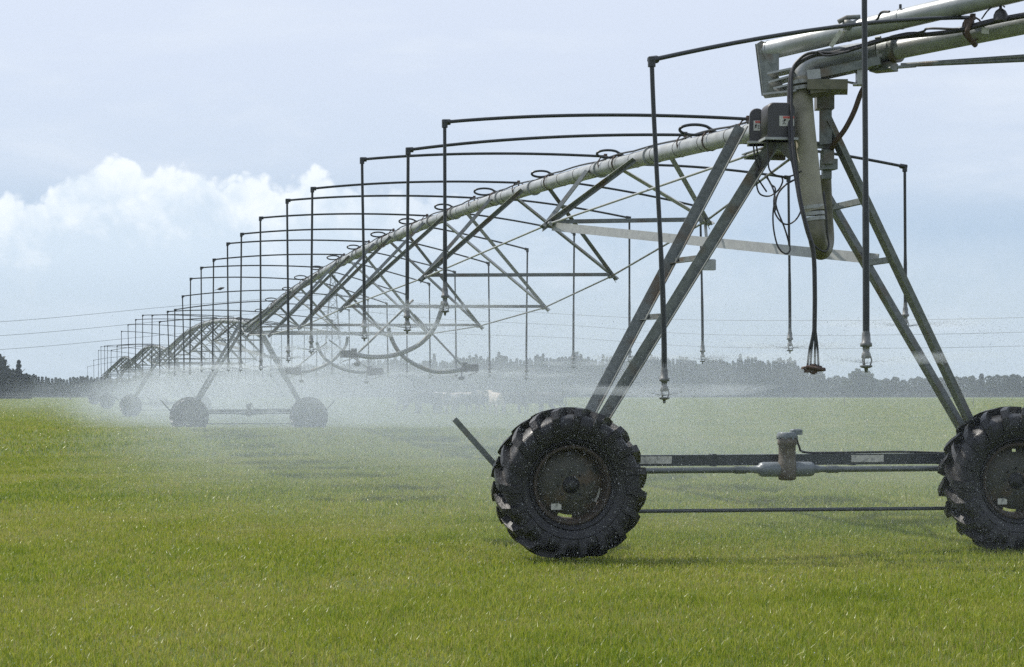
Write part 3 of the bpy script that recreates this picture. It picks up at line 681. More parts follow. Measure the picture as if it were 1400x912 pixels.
spray_boom('near curved boom hanging in mist, its valve box at the right end', [(531,448),(535,462),(543,478),(556,491),(573,501),(593,508),(615,508),(636,504)], [(566,430),(634,502)], (645,503), 1, 40.5, .034)
spray_boom('smaller curved boom in thick mist beyond the near pair, box at right', [(433,468),(440,485),(453,497),(470,505),(490,509),(510,508)], [(450,465),(508,507)], (515,508), 1, 53, .034)
spray_boom('smaller curved boom in thick mist beyond the near pair, box at left', [(475,460),(473,472),(464,484),(452,495),(436,503),(420,508),(405,508)], [(447,468),(402,505)], (398,507), -1, 54, .034)

# ------------------------------------------------------------------ starling on a hose
bp = P(301,396.5,56.4); bird = empty('bird', bp); tag(bird, 'small dark bird perched on a thin hose beside the cumulus cloud', 'bird')
m = MB(); m.lathe((0,0,.035), (1,0,.25), [(-.10,.006),(-.06,.018),(-.03,.034),(.01,.040),(.045,.032),(.06,.024),(.078,.026),(.094,.020),(.102,.008)], 12)
m.bar((-.075,0,.018), (-.15,0,-.012), .030, .008); m.tube([(0,.012,.01),(0,.012,-.012)], .003, 4); m.tube([(0,-.012,.01),(0,-.012,-.012)], .003, 4); m.build('body', birdm, bird)
m = MB(); m.lathe((.10,0,.062), (1,0,.1), [(0,.008),(.028,.001)], 6); m.build('beak', brown, bird)

# ------------------------------------------------------------------ power lines and pylon
YP = 600.
py_ = empty('pylon', (P(455,0,YP).x, YP, 0)); tag(py_, 'faint grey lattice pylon far behind the near pipe span', 'pylon')
HP = 34.5; m = MB()
def hw(z): return 3.2*(1-z/HP)**1.0*.8 + .55
for sx in (-1,1):
    for sy in (-1,1):
        m.bar((sx*hw(0), sy*hw(0), 0), (sx*hw(HP), sy*hw(HP), HP), .16, .16)
zs = [0,5,9.5,13.5,17,20,22.5,25,27,29,31,32.8,34.5]
for a, b in zip(zs[:-1], zs[1:]):
    for sy in (-1,1):
        m.bar((-hw(a), sy*hw(a), a), (hw(b), sy*hw(b), b), .10, .10); m.bar((hw(a), sy*hw(a), a), (-hw(b), sy*hw(b), b), .10, .10)
        m.bar((sy*hw(a), -hw(a), a), (sy*hw(b), hw(b), b), .10, .10)
    m.bar((-hw(b), -hw(b), b), (hw(b), -hw(b), b), .10, .10)
m.build('lattice_mast', wirem, py_)
arms = []
for z, w_ in ((28.8,4.2),(24.0,4.6),(19.4,5.0)):
    m = MB()
    for sx in (-1,1): m.bar((0,0,z+1.0), (sx*w_*.6,0,z), .14, .14); m.bar((0,0,z), (sx*w_*.6,0,z), .14, .14)
    m.build('cross_arm', wirem, py_)
cab = [('top', 402, [(0,440),(245,416)], [(780,430),(1000,438),(1400,434)]), ('middle', 421, [(0,459),(200,447)], [(780,445),(1000,458),(1400,454)]), ('lowest', 440, [(0,478),(165,467)], [(780,462),(1000,475),(1400,473)])]
for nm, yp, lft, rgt in cab:
    o_ = MB(); r0 = .055
    pc = P(455, yp, YP)
    pts = [P(-900, lft[0][1]+22, 430), P(-400, lft[0][1]+20, 470), P(0, lft[0][1], 510), P(245, (lft[0][1]*.45+yp*.55)-1, 555), pc]
    o_.tube(smooth_path(pts, 8), r0, 5)
    pts = [pc, P(600, yp+15, 590), P(780, rgt[0][1], 580), P(1000, rgt[1][1], 560), P(1400, rgt[2][1], 520), P(1900, rgt[2][1]-25, 470)]
    o_.tube(smooth_path(pts, 8), r0, 5)
    o = o_.build('power_line', wirem); tag(o, f'{nm} of the three thin power cables strung across the pale sky', 'power line', 'cables strung from the pylon')

# ------------------------------------------------------------------ vegetation
def leafy(name, V0, size, matl, parent=None, tint=None, flat=.0, aspect=1., seed=3):
    """V0: (n,3) centres; one small random quad each"""
    r_ = np.random.default_rng(seed); n = len(V0)
    a = r_.normal(size=(n,3)); a /= np.linalg.norm(a, axis=1)[:,None]; b = r_.normal(size=(n,3)); b -= a*(a*b).sum(1)[:,None]; b /= np.linalg.norm(b, axis=1)[:,None]
    s = (size if np.isscalar(size) else size[:,None])*r_.uniform(.5,1.3,(n,1))
    a = a*s; b = b*s*aspect
    V = np.stack([V0-a-b*.6, V0+a*.8-b, V0+a+b*.7, V0-a*.6+b], 1).reshape(-1,3)
    me = bpy.data.meshes.new(name); np_mesh(me, V, np.arange(n*4).reshape(n,4), 4)
    t = r_.random(n) if tint is None else tint
    at = me.attributes.new('tint','FLOAT','POINT'); at.data.foreach_set('value', np.repeat(np.clip(t,0,1),4).astype(np.float32))
    me.materials.append(matl); o = bpy.data.objects.new(name, me); COL.objects.link(o)
    if parent: o.parent = parent
    return o
def top_of(px, base):                   # crest of the far shelter belt, image height read along it
    k = [(-200,513),(44,513),(60,516),(110,516),(190,514),(300,506),(420,500),(480,495),(600,491),(700,488),(850,487),(930,490),(1000,493),(1085,490),(1112,510),(1150,516),(1230,517),(1330,515),(1400,514),(1700,512)]
    return np.interp(px, [a for a,_ in k], [b for _,b in k])
pts = []; tn = []; r_ = np.random.default_rng(11)
YT = 560.
px = -330.
while px < 1740:
    Yt = YT + r_.uniform(-6, 10); h = CAMH + (536-top_of(px,0))/F*Yt
    spiky = 440 < px < 1110 or px < 150
    h *= (r_.uniform(.90, 1.03)*(1+.05*math.sin(px*.13)+.04*math.sin(px*.051))) if spiky else r_.uniform(.86, 1.06)
    if r_.random() < .05: h *= 1.10
    n = int(140+h*34); z = h*(1-r_.random(n)**1.15*.98)
    w_ = (h*.09+.5)*(1.02-(z/h))**.78*(1+.2*np.sin(z*2.2+px)) if spiky else (h*.28+.8)*np.sqrt(np.clip(1.03-(z/h)**2.5,0,1))
    a = r_.uniform(0,6.28,n); q = np.sqrt(r_.random(n))*w_
    x0 = (px-700)/F*Yt
    pts.append(np.stack([x0+np.cos(a)*q, Yt+np.sin(a)*q, z], -1)); tn.append(np.clip(r_.uniform(.1,.9)+r_.normal(0,.2,n),0,1))
    px += r_.uniform(2.2, 5.4) if spiky else r_.uniform(6, 13)
# low hedge in front
n = 52000; hx = r_.uniform(-185, 185, n); hz = r_.random(n)**.9*(3.0+.5*np.sin(hx*.21)+.4*np.sin(hx*.9)); pts.append(np.stack([hx, 552+r_.uniform(-1.5,1.5,n), hz], -1)); tn.append(r_.uniform(0,.6,n))
tl = leafy('treeline', np.concatenate(pts), .27, conifer, tint=np.concatenate(tn), seed=12, aspect=1.2)
tag(tl, 'far shelter belt of grey green conifers along the edge of the field', 'treeline', kind='stuff')

def tree(name, label, cx, top, wpx, Yd, matl, lobes, cat='tree', dens=2600, group=None):
    x0 = (cx-700)/F*Yd; H = CAMH+(536-top)/F*Yd; Wd = wpx/F*Yd
    e = empty(name, (x0, Yd, 0)); tag(e, label, cat, group)
    m = MB(); m.tube([(0,0,-.2),(.1,0,H*.3),(0,.1,H*.6),(.1,0,H*.9)], [H*.035,H*.028,H*.018,H*.006], 8)
    for k in range(7):
        a = k*2.4; z = H*(.25+.08*k); m.tube([(0,0,z),(math.cos(a)*Wd*.3, math.sin(a)*Wd*.3, z+H*.12)], [H*.012,H*.004], 5)
    m.build('trunk', bark, e)
    rr = np.random.default_rng(int(cx)+5); P_ = []; T_ = []
    for (lx, lz, lr) in lobes:
        n = int(dens*lr); d = rr.normal(size=(n,3)); d /= np.linalg.norm(d,axis=1)[:,None]; rad = rr.random(n)**.45
        bump = 1+.25*np.sin(d[:,0]*7+lx*9)*np.sin(d[:,2]*8+lz*5)
        c = np.stack([lx*Wd/2+d[:,0]*rad*bump*lr*Wd/2, d[:,1]*rad*lr*Wd/2, np.maximum(lz*H+d[:,2]*rad*bump*lr*H*.5, .15)], -1); P_.append(c)
        T_.append(np.clip(rr.uniform(.2,.8)+rr.normal(0,.2,n),0,1))
    leafy('crown', np.concatenate(P_), Yd/F*2.0, matl, e, np.concatenate(T_), seed=int(cx)+9, aspect=.8)
    return e
tree('evergreen_tree', 'dark spreading evergreen at the left edge of the view', 2, 484, 52, 420, darktree, [(-.3,.55,.6),(.2,.45,.55),(.55,.3,.45),(-.1,.8,.35),(-.8,.4,.6),(0,.2,.7),(.75,.2,.35),(-.6,.75,.4)], group='dark trees at the left')
tree('evergreen_tree', 'dark evergreen with a spiky tip beside the edge tree', 27, 492, 36, 415, darktree, [(0,.35,.6),(.35,.42,.42),(-.1,.66,.22),(-.08,.84,.12),(-.08,.94,.06),(-.4,.4,.5),(.75,.35,.3),(.3,.15,.6)], group='dark trees at the left')
tree('round_tree', 'wide round topped tree rising above the low hedge by the thick drop', 1177, 503, 50, 545, broadleaf, [(0,.45,.75),(-.55,.4,.5),(.6,.38,.5),(-.15,.72,.42),(.25,.66,.42),(0,.2,.8)])
tree('round_tree', 'small round tree poking over the belt beside the valve block', 1119, 504, 20, 548, broadleaf, [(0,.6,.8),(-.4,.5,.5),(.4,.5,.5),(0,.25,.9)])
tree('pine_tree', 'slim pine standing above the hedge right of the tower legs', 1342, 512, 12, 550, conifer, [(0,.3,.8),(0,.6,.5),(0,.8,.3),(0,.93,.14)])
tree('pine_tree', 'broad bushy pine between the right leg and the picture edge', 1385, 512, 24, 552, conifer, [(0,.3,.8),(.2,.6,.5),(-.2,.7,.4),(0,.85,.25)])

# cattle standing in the mist
def hide(name, c1, c2, scale, lo, hi_):
    m = mat(name, c1, .75, 0, c2, scale, detail=2); r = [n for n in m.node_tree.nodes if n.type == 'VALTORGB'][0]
    r.color_ramp.elements[0].position = lo; r.color_ramp.elements[1].position = hi_; return m
dark_hide = hide('dark_hide', (.018,.015,.014), (.035,.026,.02), 3., .4, .6)
patch_hide = hide('patched_hide', (.020,.017,.015), (.52,.46,.40), 1.6, .50, .53)
cream_hide = hide('cream_hide', (.58,.49,.40), (.40,.31,.24), 1.3, .45, .6)
def cow(label, cx, Yd, rz, hidem, graze=0., sc=1.):
    e = empty('cow', ((cx-700)/F*Yd, Yd, float(terrain((cx-700)/F*Yd, Yd))), rz); e.scale = (sc, sc, sc); tag(e, label, 'cow', 'cattle standing in the mist')
    hd = Vector((1.30, 0, 1.42)).lerp(Vector((1.35, .1, .42)), graze); mz = hd + Vector((.26, 0, -.20))
    nk = Vector((1.02, 0, 1.32)).lerp(Vector((1.08, .03, .95)), graze)
    P_ = [((-.74,0,1.16),.26,.25), ((-.35,0,1.04),.31,.34), ((.1,0,1.0),.33,.38), ((.52,0,1.05),.28,.33), ((.80,0,1.15),.20,.27), (tuple(nk),.13,.19), (tuple(hd),.12,.14), (tuple(mz),.075,.085), ((-.95,0,1.30),.05,.05), ((-1.03,0,.95),.025,.025), ((-1.05,0,.55),.035,.035)]
    E_ = [(0,1),(1,2),(2,3),(3,4),(4,5),(5,6),(6,7),(0,8),(8,9),(9,10)]
    for sx in (-1, 1):
        i = len(P_); ph = .08*sx
        P_ += [((-.72,.17*sx,.85),.13,.14), ((-.66+ph,.19*sx,.68),.085,.09), ((-.86+ph,.19*sx,.48),.05,.055), ((-.80+ph,.19*sx,.14),.036,.036), ((-.76+ph,.19*sx,.03),.05,.045)]
        E_ += [(0,i),(i,i+1),(i+1,i+2),(i+2,i+3),(i+3,i+4)]
        i = len(P_)
        P_ += [((.62,.15*sx,.80),.11,.12), ((.62-ph,.17*sx,.48),.055,.06), ((.60-ph,.17*sx,.14),.036,.036), ((.64-ph,.17*sx,.03),.05,.045)]
        E_ += [(3,i),(i,i+1),(i+1,i+2),(i+2,i+3)]
        i = len(P_); P_ += [(tuple(hd+Vector((-.06,.13*sx,.06))),.045,.03), (tuple(hd+Vector((-.10,.26*sx,.05))),.04,.02)]; E_ += [(6,i),(i,i+1)]
    me = bpy.data.meshes.new('cow_body'); me.from_pydata([p for p,_,_ in P_], E_, []); me.materials.append(hidem)
    o = bpy.data.objects.new('body', me); COL.objects.link(o); o.parent = e
    sk = o.modifiers.new('Skin','SKIN'); sk.use_smooth_shade = True
    for i, (_, rx, ry) in enumerate(P_): me.skin_vertices[0].data[i].radius = (rx, ry)
    me.skin_vertices[0].data[2].use_root = True
    su = o.modifiers.new('Subsurf','SUBSURF'); su.levels = 2; su.render_levels = 2
    m = MB(); m.lathe((-.42,0,.72),(0,0,-1),[(0,.16),(.08,.14),(.13,.06)],10); m.build('udder', cream_hide, e)
    return e
for cx, Yd, rz, hm, gz, lb in [(678,130,1.9,cream_hide,0,'cream cow seen from behind, brightest pale animal in the mist'),
    (650,132,2.7,patch_hide,.9,'grazing cow with pale patches just left of the bright cream cow'),
    (628,131,.3,patch_hide,0,'patched cow standing side on, third from the right of the pale ones'),
    (604,133,2.2,patch_hide,.4,'pale backed cow near the middle of the dim herd'),
    (584,130,3.3,dark_hide,1.,'dark grazing cow left of the pale backed ones'),
    (560,134,.2,dark_hide,0,'dark cow at the left end of the dim herd'),
    (612,138,.0,dark_hide,0,'dark cow behind the pale backed one, mostly hidden'),
    (702,133,3.1,dark_hide,.3,'dark cow just right of the bright cream cow'),
    (727,136,.2,dark_hide,1.,'dark grazing cow second from the right end of the herd'),
    (752,134,2.9,dark_hide,0,'dark cow at the right end of the herd by the near tyre'),
    (640,137,.1,dark_hide,0,'dark cow standing behind the patched grazing cow')]:
    cow(lb, cx, Yd, rz, hm, gz)

# ------------------------------------------------------------------ fences
def fence(label, Yd, x0, x1, step, h, wires=(.35,.7,.95), r=.05, jitter=.15, skip=(), matl=None):
    e = empty('wire_fence', (0, Yd, 0)); tag(e, label, 'fence', 'wire fences across the field')
    x = x0; k = 0
    while x < x1:
        if not any(a < x/Yd*F+700 < b for a, b in skip):
            hh = h*random.uniform(.9,1.08); m = MB(); m.tube([(x,0,-.1),(x+random.uniform(-.03,.03),0,hh)], [r, r*.9], 6); m.build('fence_post', matl or wood, e)
        x += step*(1+random.uniform(-jitter, jitter)); k += 1
    m = MB()
    for z in wires: m.tube([(x0,0,z*h),((x0+x1)/2,0,z*h),(x1,0,z*h)], .008 if Yd < 300 else .02, 4)
    m.build('fence_wire', wirem, e)
fence('distant post and wire fence along the foot of the shelter belt', 430, -70, 112, 4.6, 1.2, r=.09)
fence('sparse electric fence with thin posts in the mid distance behind the motor', 196, 20, 58, 11.6, 1.05, wires=(.55,.9), r=.035)
fence('short fence with a thick dark post below the left trees', 380, -96, -72, 8.5, 1.15, wires=(.5,.9), r=.14)

# ------------------------------------------------------------------ world, sun
world = bpy.data.worlds.new('World'); scene.world = world; world.use_nodes = True
nt = world.node_tree; N = nt.nodes; Lk = nt.links
SUN_EL, SUN_AZ = R(53), R(-58)        # azimuth from +Y, negative = to the left
bg = N['Background']; bg.inputs['Strength'].default_value = .10
sky = N.new('ShaderNodeTexSky'); sky.sky_type = 'NISHITA'; sky.sun_disc = False; sky.sun_elevation = SUN_EL; sky.sun_rotation = SUN_AZ
sky.dust_density = 1.5; sky.air_density = 1.0; sky.ozone_density = 1.5
tc = N.new('ShaderNodeTexCoord'); sep = N.new('ShaderNodeSeparateXYZ'); Lk.new(tc.outputs['Generated'], sep.inputs[0])
def mth(op, a, b=None, clamp=False):
    n = N.new('ShaderNodeMath'); n.operation = op; n.use_clamp = clamp
    for i, q in enumerate((a, b)):
        if q is None: continue
        if isinstance(q, (int, float)): n.inputs[i].default_value = q
        else: Lk.new(q, n.inputs[i])
    return n.outputs[0]
def mixc(f, a, b):
    n = N.new('ShaderNodeMix'); n.data_type = 'RGBA'
    for i, q in ((0,f),(6,a),(7,b)):
        if isinstance(q, (int,float)): n.inputs[i].default_value = q
        elif isinstance(q, tuple): n.inputs[i].default_value = q
        else: Lk.new(q, n.inputs[i])
    return n.outputs[2]
az = mth('ARCTAN2', sep.outputs[0], sep.outputs[1]); el = mth('ARCSINE', sep.outputs[2])
comb = N.new('ShaderNodeCombineXYZ'); Lk.new(az, comb.inputs[0]); Lk.new(el, comb.inputs[1])
def sstep(x, a, b): 
    n = N.new('ShaderNodeMapRange'); n.interpolation_type = 'SMOOTHSTEP'; Lk.new(x, n.inputs[0]); n.inputs[1].default_value = a; n.inputs[2].default_value = b; return n.outputs[0]
def nz(scale, detail=6, rough=.55, vec=None, dist=0.):
    n = N.new('ShaderNodeTexNoise'); n.inputs['Scale'].default_value = scale; n.inputs['Detail'].default_value = detail; n.inputs['Roughness'].default_value = rough
    n.inputs['Distortion'].default_value = dist; Lk.new(vec or comb.outputs[0], n.inputs['Vector']); return n.outputs['Fac']
# thin veil over the whole sky
SC = 8.6
def c(r, g, b): return (r*SC, g*SC, b*SC, 1)
ramp = N.new('ShaderNodeValToRGB'); E = ramp.color_ramp.elements
E[0].position = 0; E[0].color = (.50,.60,.71,1); E[1].position = 1; E[1].color = (.58,.66,.82,1)
for p, cc in ((.04,(.46,.565,.69,1)), (.075,(.40,.52,.69,1)), (.105,(.56,.64,.78,1)), (.15,(.62,.68,.81,1)), (.2,(.66,.71,.83,1)), (.5,(.62,.68,.81,1))):
    q = E.new(p); q.color = cc
Lk.new(mth('DIVIDE', el, 1.0), ramp.inputs['Fac'])
veil = N.new('ShaderNodeVectorMath'); veil.operation = 'SCALE'; veil.inputs[3].default_value = SC; Lk.new(ramp.outputs['Color'], veil.inputs[0])
base = mixc(.85, sky.outputs['Color'], veil.outputs[0])
# soft streaky clouds
mp = N.new('ShaderNodeMapping'); mp.inputs['Scale'].default_value = (2.2, 9, 1); Lk.new(comb.outputs[0], mp.inputs[0])
streak = sstep(nz(2.6, 7, .6, mp.outputs[0], .3), .48, .72)
base = mixc(mth('MULTIPLY', streak, .65), base, c(.68,.74,.83))
# cumulus bank, low and to the left
top = N.new('ShaderNodeFloatCurve'); cv = top.mapping.curves[0]
tops = [(-300,285),(0,268),(50,266),(75,248),(120,228),(165,216),(205,230),(240,226),(275,222),(310,236),(350,229),(385,240),(425,229),(460,240),(520,245),(640,262),(800,275),(1000,300),(1200,330),(1700,345)]
lo, hi = -.36, .36
tp_ = [((math.atan((x-700)/F)-lo)/(hi-lo), (536-y)/F) for x, y in tops]
cv.points[0].location = (0, tp_[0][1]*5); cv.points[1].location = (1, tp_[-1][1]*5)
for a, b in tp_:
    if 0 < a < 1: cv.points.new(a, b*5)
top.mapping.update()
an = mth('DIVIDE', mth('SUBTRACT', az, lo), hi-lo, True); Lk.new(an, top.inputs['Value'])
topv = mth('DIVIDE', top.outputs[0], 5.0)
wv = N.new('ShaderNodeVectorMath'); wv.operation = 'ADD'; nn = N.new('ShaderNodeTexNoise'); nn.inputs['Scale'].default_value = 90; nn.inputs['Detail'].default_value = 6; Lk.new(comb.outputs[0], nn.inputs['Vector'])
ws = N.new('ShaderNodeVectorMath'); ws.operation = 'SCALE'; ws.inputs[3].default_value = .010; Lk.new(nn.outputs['Color'], ws.inputs[0]); Lk.new(ws.outputs[0], wv.inputs[0]); Lk.new(comb.outputs[0], wv.inputs[1])
def voro(sc_, sm_):
    v_ = N.new('ShaderNodeTexVoronoi'); v_.feature = 'SMOOTH_F1'; v_.inputs['Scale'].default_value = sc_; v_.inputs['Smoothness'].default_value = sm_
    Lk.new(wv.outputs[0], v_.inputs['Vector']); return v_.outputs['Distance']
v1, v2, v3 = voro(42, .25), voro(105, .2), voro(240, .2)
bl = mth('ADD', mth('ADD', mth('MULTIPLY', mth('SUBTRACT', .5, v1), .0085), mth('MULTIPLY', mth('SUBTRACT', .5, v2), .0065)), mth('MULTIPLY', mth('SUBTRACT', .5, v3), .0045))
bump = mth('SUBTRACT', bl, .0035)
dif = mth('SUBTRACT', mth('ADD', topv, bump), el)
mask = sstep(dif, -.0010, .0038)
# crispness dies out to the right
right_f = sstep(az, -.105, .01)
soft = sstep(dif, -.02, .05)
mask = mth('ADD', mth('MULTIPLY', mask, mth('SUBTRACT', 1.0, right_f)), mth('MULTIPLY', mth('MULTIPLY', soft, .5), right_f))
lit = sstep(mth('ADD', mth('ADD', mth('MULTIPLY', dif, -9.0), nz(38, 7, .6, None, .4)), mth('MULTIPLY', bl, 26.0)), .12, .62)
ccol = mixc(lit, c(.60,.70,.81), c(.86,.905,.955))
fade = sstep(el, .018, .070)
ccol = mixc(fade, c(.50,.60,.71), ccol)
mask = mth('MULTIPLY', mask, mth('ADD', mth('MULTIPLY', fade, .65), .3))
final = mixc(mask, base, ccol)
Lk.new(final, bg.inputs['Color'])

sl = bpy.data.lights.new('sun', 'SUN'); sl.energy = 4.0; sl.angle = R(.6); sl.color = (1, .95, .87)
so = bpy.data.objects.new('sun', sl); COL.objects.link(so)
dirv = Vector((math.sin(SUN_AZ)*math.cos(SUN_EL), math.cos(SUN_AZ)*math.cos(SUN_EL), math.sin(SUN_EL)))
so.rotation_euler = dirv.to_track_quat('Z', 'Y').to_euler()

# ------------------------------------------------------------------ haze, mist, droplets
def vol_mat(name, dens, col, aniso):
    m = bpy.data.materials.new(name); m.use_nodes = True; n = m.node_tree.nodes; n.remove(n['Principled BSDF'])
    v = n.new('ShaderNodeVolumePrincipled'); v.inputs['Density'].default_value = dens; v.inputs['Color'].default_value = (*col, 1); v.inputs['Anisotropy'].default_value = aniso
    m.node_tree.links.new(v.outputs[0], n['Material Output'].inputs['Volume']); return m
hz = MB(); hz.box((0, 600, 19.5), 2460, 1460, 42); ho = hz.build('haze', vol_mat('haze_air', .00028, (.72,.82,.95), .1)); tag(ho, 'thin pale air over the whole field', 'haze', kind='stuff')

def outward(o):
    import bmesh
    b = bmesh.new(); b.from_mesh(o.data); bmesh.ops.remove_doubles(b, verts=b.verts, dist=1e-5); bmesh.ops.recalc_face_normals(b, faces=b.faces)
    print('VOL', o.data.name, b.calc_volume(signed=True), sum(1 for e in b.edges if not e.is_manifold)); b.to_mesh(o.data); b.free()
outward(ho)
def mist(name, label, u0, u1, vc, hwid, hgt, dens, seed, zb=-.05, lump=.12, nose=5.):
    r_ = np.random.default_rng(seed); nu = int((u1-u0)/.8); na = 20
    V = []; 
    ph = r_.uniform(0, 6.28, (6,)); 
    for i in range(nu+1):
        u = u0+(u1-u0)*i/nu; e = min(1, math.sqrt(max(0, 1-(1-min(1,(u-u0)/nose))**2)))*min(1, math.sqrt(max(0, 1-(1-min(1,(u1-u)/nose))**2)))+.01
        grow = 1+.0*u
        for j in range(na):
            a = math.pi*j/(na-1)
            l = 1+lump*(math.sin(u*.9+ph[0]+a*2)+.7*math.sin(u*1.73+ph[1]-a*3)+.5*math.sin(u*3.1+ph[2]+a*5)+.35*math.sin(u*6.3+ph[3]-a*7))
            V.append(L2W(vc+math.cos(a)*hwid*e*l*grow, u, zb+max(0.,math.sin(a))**.9*hgt*(.35+.65*e)*l))
    fs = []
    for i in range(nu):
        for j in range(na):
            j2 = (j+1)%na; fs.append((i*na+j, i*na+j2, (i+1)*na+j2, (i+1)*na+j))
    fs += [tuple(range(na))[::-1], tuple(range(nu*na, nu*na+na))]
    m = MB(); m.add(V, fs, True); o = m.build(name, vol_mat(label[:12], dens, (.66,.73,.795), .2)); outward(o); tag(o, label, 'mist', kind='stuff')
    return o
mist('mist', 'broad veil of fine spray drifting along the whole line', -4, 140, 3.0, 8.3, 2.9, .0052, 1, lump=.10, nose=14)
mist('mist', 'denser belt of spray under the nozzles', 0, 120, 1.7, 6.1, 2.3, .0050, 2, nose=12)
mist('mist', 'thick spray beyond the second tower', 53, 200, 3.2, 6.0, 2.5, .0035, 3, nose=14)
mist('mist', 'high drift of spray rising into the first spans', 4, 85, 2.2, 6.0, 4.1, .0060, 4, lump=.14, nose=14)
mist('mist', 'pale drift of spray spreading past the end of the line', 70, 240, -1.5, 9.0, 2.6, .0018, 5, lump=.16, nose=50)
mist('mist', 'low veil drifting over the grass behind the near tyre', -2, 42, .6, 5.8, 1.7, .0050, 6, lump=.14, nose=9)
def fans(name, label, prof, dens, ymax, n=14):
    m = MB(); r_ = random.Random(3)
    for hp_, root in heads:
        if hp_.y > ymax: continue
        if hp_.y < 17 and ymax > 100: continue
        k = r_.uniform(.85, 1.12); vs = []; N_ = len(prof); ph = r_.uniform(0, 6)
        for r0, z0 in prof:
            for j in range(n):
                a = 2*math.pi*j/n; w = 1+.14*math.sin(2*a+ph)+.10*math.sin(5*a+ph*2)
                vs.append(hp_ + Vector((math.cos(a)*r0*k*w + .05*r0*r0, math.sin(a)*r0*k*w, z0*k*(1+.25*math.sin(3*a+ph)))))
        m.add(vs, [(i*n+j, i*n+(j+1)%n, ((i+1)%N_)*n+(j+1)%n, ((i+1)%N_)*n+j) for i in range(N_) for j in range(n)], True)
    o = m.build(name, vol_mat(name, dens, (.80,.86,.91), .2)); outward(o); tag(o, label, 'spray', kind='stuff')
fans('spray', 'flat white sheets of water leaving the spray heads', [(.05,-.005),(.25,.035),(.5,.07),(.8,.06),(.62,.012),(.3,-.005),(.05,-.02)], .24, 62)
fans('spray', 'falling umbrella of drops below every spray head', [(.35,.04),(.8,.14),(1.25,.12),(1.6,-.15),(1.75,-.8),(1.45,-.85),(1.2,-.25),(.8,.02),(.35,-.02)], .028, 110)

dm = bpy.data.materials.new('water_drops'); dm.use_nodes = True; n = dm.node_tree.nodes; b = n['Principled BSDF']
b.inputs['Base Color'].default_value = (.55,.59,.63,1); b.inputs['Roughness'].default_value = .3; b.inputs['Specular IOR Level'].default_value = .5
tr = n.new('ShaderNodeBsdfTranslucent'); tr.inputs['Color'].default_value = (.60,.65,.70,1); ms = n.new('ShaderNodeMixShader'); ms.inputs[0].default_value = .5
dm.node_tree.links.new(b.outputs[0], ms.inputs[1]); dm.node_tree.links.new(tr.outputs[0], ms.inputs[2]); dm.node_tree.links.new(ms.outputs[0], n['Material Output'].inputs['Surface'])
def droplets(name, label, C, S, D=None, Ln=None):
    """S half width; D direction and Ln half length of the streak"""
    n_ = len(C)
    if D is None: D = np.tile([0,0,1.], (n_,1)); Ln = S
    D = D/np.linalg.norm(D, axis=1)[:,None]; A = np.cross(D, [.3,.9,.2]); A /= np.linalg.norm(A, axis=1)[:,None]; B = np.cross(D, A)
    pts = [D*Ln[:,None], -D*Ln[:,None]] + [(A*math.cos(t)+B*math.sin(t))*S[:,None] for t in (0, 2.094, 4.189)]
    V = (C[:,None]+np.stack(pts, 1)).reshape(-1,3); i = np.arange(n_)[:,None]*5
    Fc = np.concatenate([i+np.array([[0,2,3]]), i+np.array([[0,3,4]]), i+np.array([[0,4,2]]), i+np.array([[1,3,2]]), i+np.array([[1,4,3]]), i+np.array([[1,2,4]])], 0)
    me = bpy.data.meshes.new(name); np_mesh(me, V, Fc, 3, True); me.materials.append(dm); o = bpy.data.objects.new(name, me); COL.objects.link(o); tag(o, label, 'water drops', kind='stuff')
Cs = []; Ss = []; Ds = []; Ls = []
rr = np.random.default_rng(77)
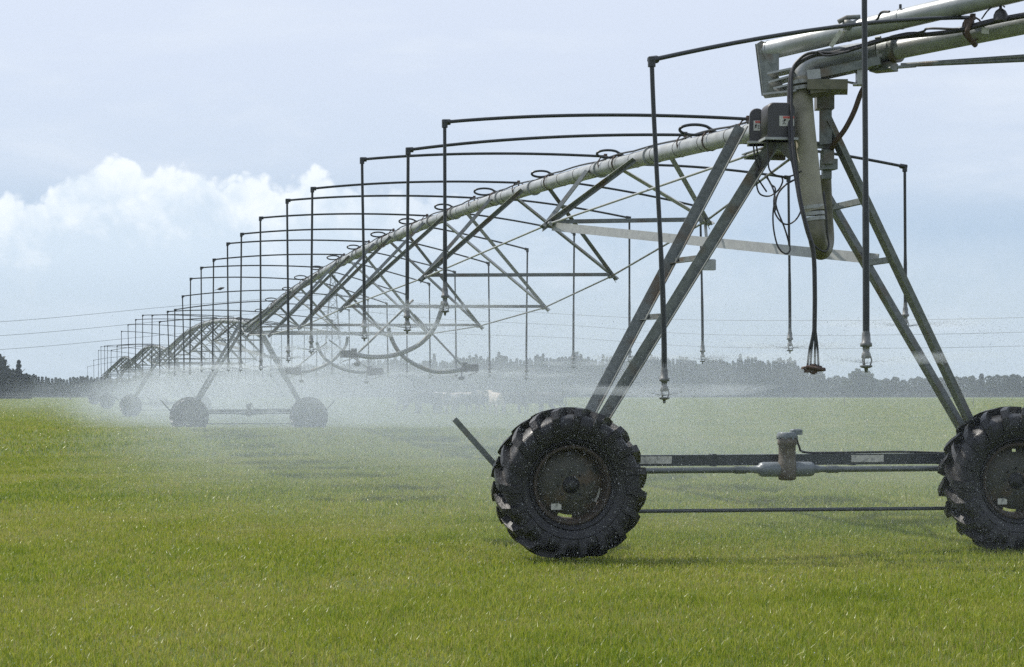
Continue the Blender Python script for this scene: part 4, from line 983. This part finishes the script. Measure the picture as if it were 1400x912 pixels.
for hp_, root in heads:
    Yh = hp_.y
    if Yh > 75: continue
    n_ = int(9000 if Yh < 32 else 4500)
    k = rr.random(n_)**2.0; tt = k*1.05
    nj = 18; ja = rr.uniform(0, 6.28, nj); a = ja[rr.integers(0, nj, n_)] + rr.normal(0, .05, n_)*(1+3*k); vel = rr.normal(4.3, .5, n_); el_ = rr.normal(.20, .045, n_)
    ch = vel*np.cos(el_)*(1-.4*tt); vz = vel*np.sin(el_)-9.8*tt
    x = hp_.x + np.cos(a)*vel*tt*np.cos(el_)*(1-.2*tt)+rr.normal(0,.03,n_)*tt; y = hp_.y + np.sin(a)*vel*tt*np.cos(el_)*(1-.2*tt)
    z = hp_.z - .0 + vel*np.sin(el_)*tt - 4.9*tt*tt + rr.normal(0,.06,n_)*tt
    ok = (z > terrain(x, y)+.01) & (y > 13.0) & (z < hp_.z+.22)
    s_ = rr.lognormal(-.25,.28,n_)*.0014*(.5+Yh/38)
    Cs.append(np.stack([x,y,z],-1)[ok]); Ss.append(s_[ok]); Ds.append(np.stack([np.cos(a)*ch, np.sin(a)*ch, vz],-1)[ok]); Ls.append((s_*rr.uniform(1.5,6,n_))[ok])
n_ = 170000; u = rr.uniform(-5, 30, n_); v = rr.normal(-.6, 2.9, n_); z = rr.random(n_)**1.25*2.05
pw = np.stack([O1.x+CT*v-ST*u, O1.y+ST*v+CT*u, z], -1); pw = pw[(pw[:,2] > .02) & (pw[:,1] > 13.5)]; n_ = len(pw)
s_ = rr.lognormal(-.3,.30,n_)*.00122
Cs.append(pw); Ss.append(s_); Ls.append(s_*rr.uniform(1,5,n_)); Ds.append(np.stack([rr.normal(.15,.25,n_), rr.normal(0,.2,n_), -np.ones(n_)],-1))
droplets('spray_droplets', 'glinting water drops thrown from the spray heads', np.concatenate(Cs), np.concatenate(Ss), np.concatenate(Ds), np.concatenate(Ls))
# wet glints caught on the grass tips
n_ = 14000; y = np.sqrt(rr.uniform(100, 1800, n_)); x = rr.uniform(-.255,.255,n_)*y; z = terrain(x,y)+rr.uniform(.03,.075,n_)
droplets('dew_drops', 'bright water beads caught on the grass tips', np.stack([x,y,z],-1), rr.lognormal(-.3,.35,n_)*.0021)

# ------------------------------------------------------------------ camera and render settings
cam = bpy.data.cameras.new('camera'); co = bpy.data.objects.new('camera', cam); COL.objects.link(co)
co.location = (0, 0, CAMH); co.rotation_euler = (R(90), 0, 0)
cam.sensor_width = 36; cam.lens = 36*F/1400; cam.shift_y = 80/1400; cam.clip_end = 5000; cam.clip_start = .1
scene.camera = co
vs = scene.view_settings; vs.view_transform = 'Standard'; vs.look = 'None'; vs.gamma = 1; vs.use_curve_mapping = False; vs.exposure = .45
scene.cycles.volume_bounces = 1; scene.cycles.max_bounces = 6; scene.cycles.diffuse_bounces = 3; scene.cycles.glossy_bounces = 2; scene.cycles.transmission_bounces = 3
scene.cycles.use_denoising = False
scene.cycles.sample_clamp_indirect = 6
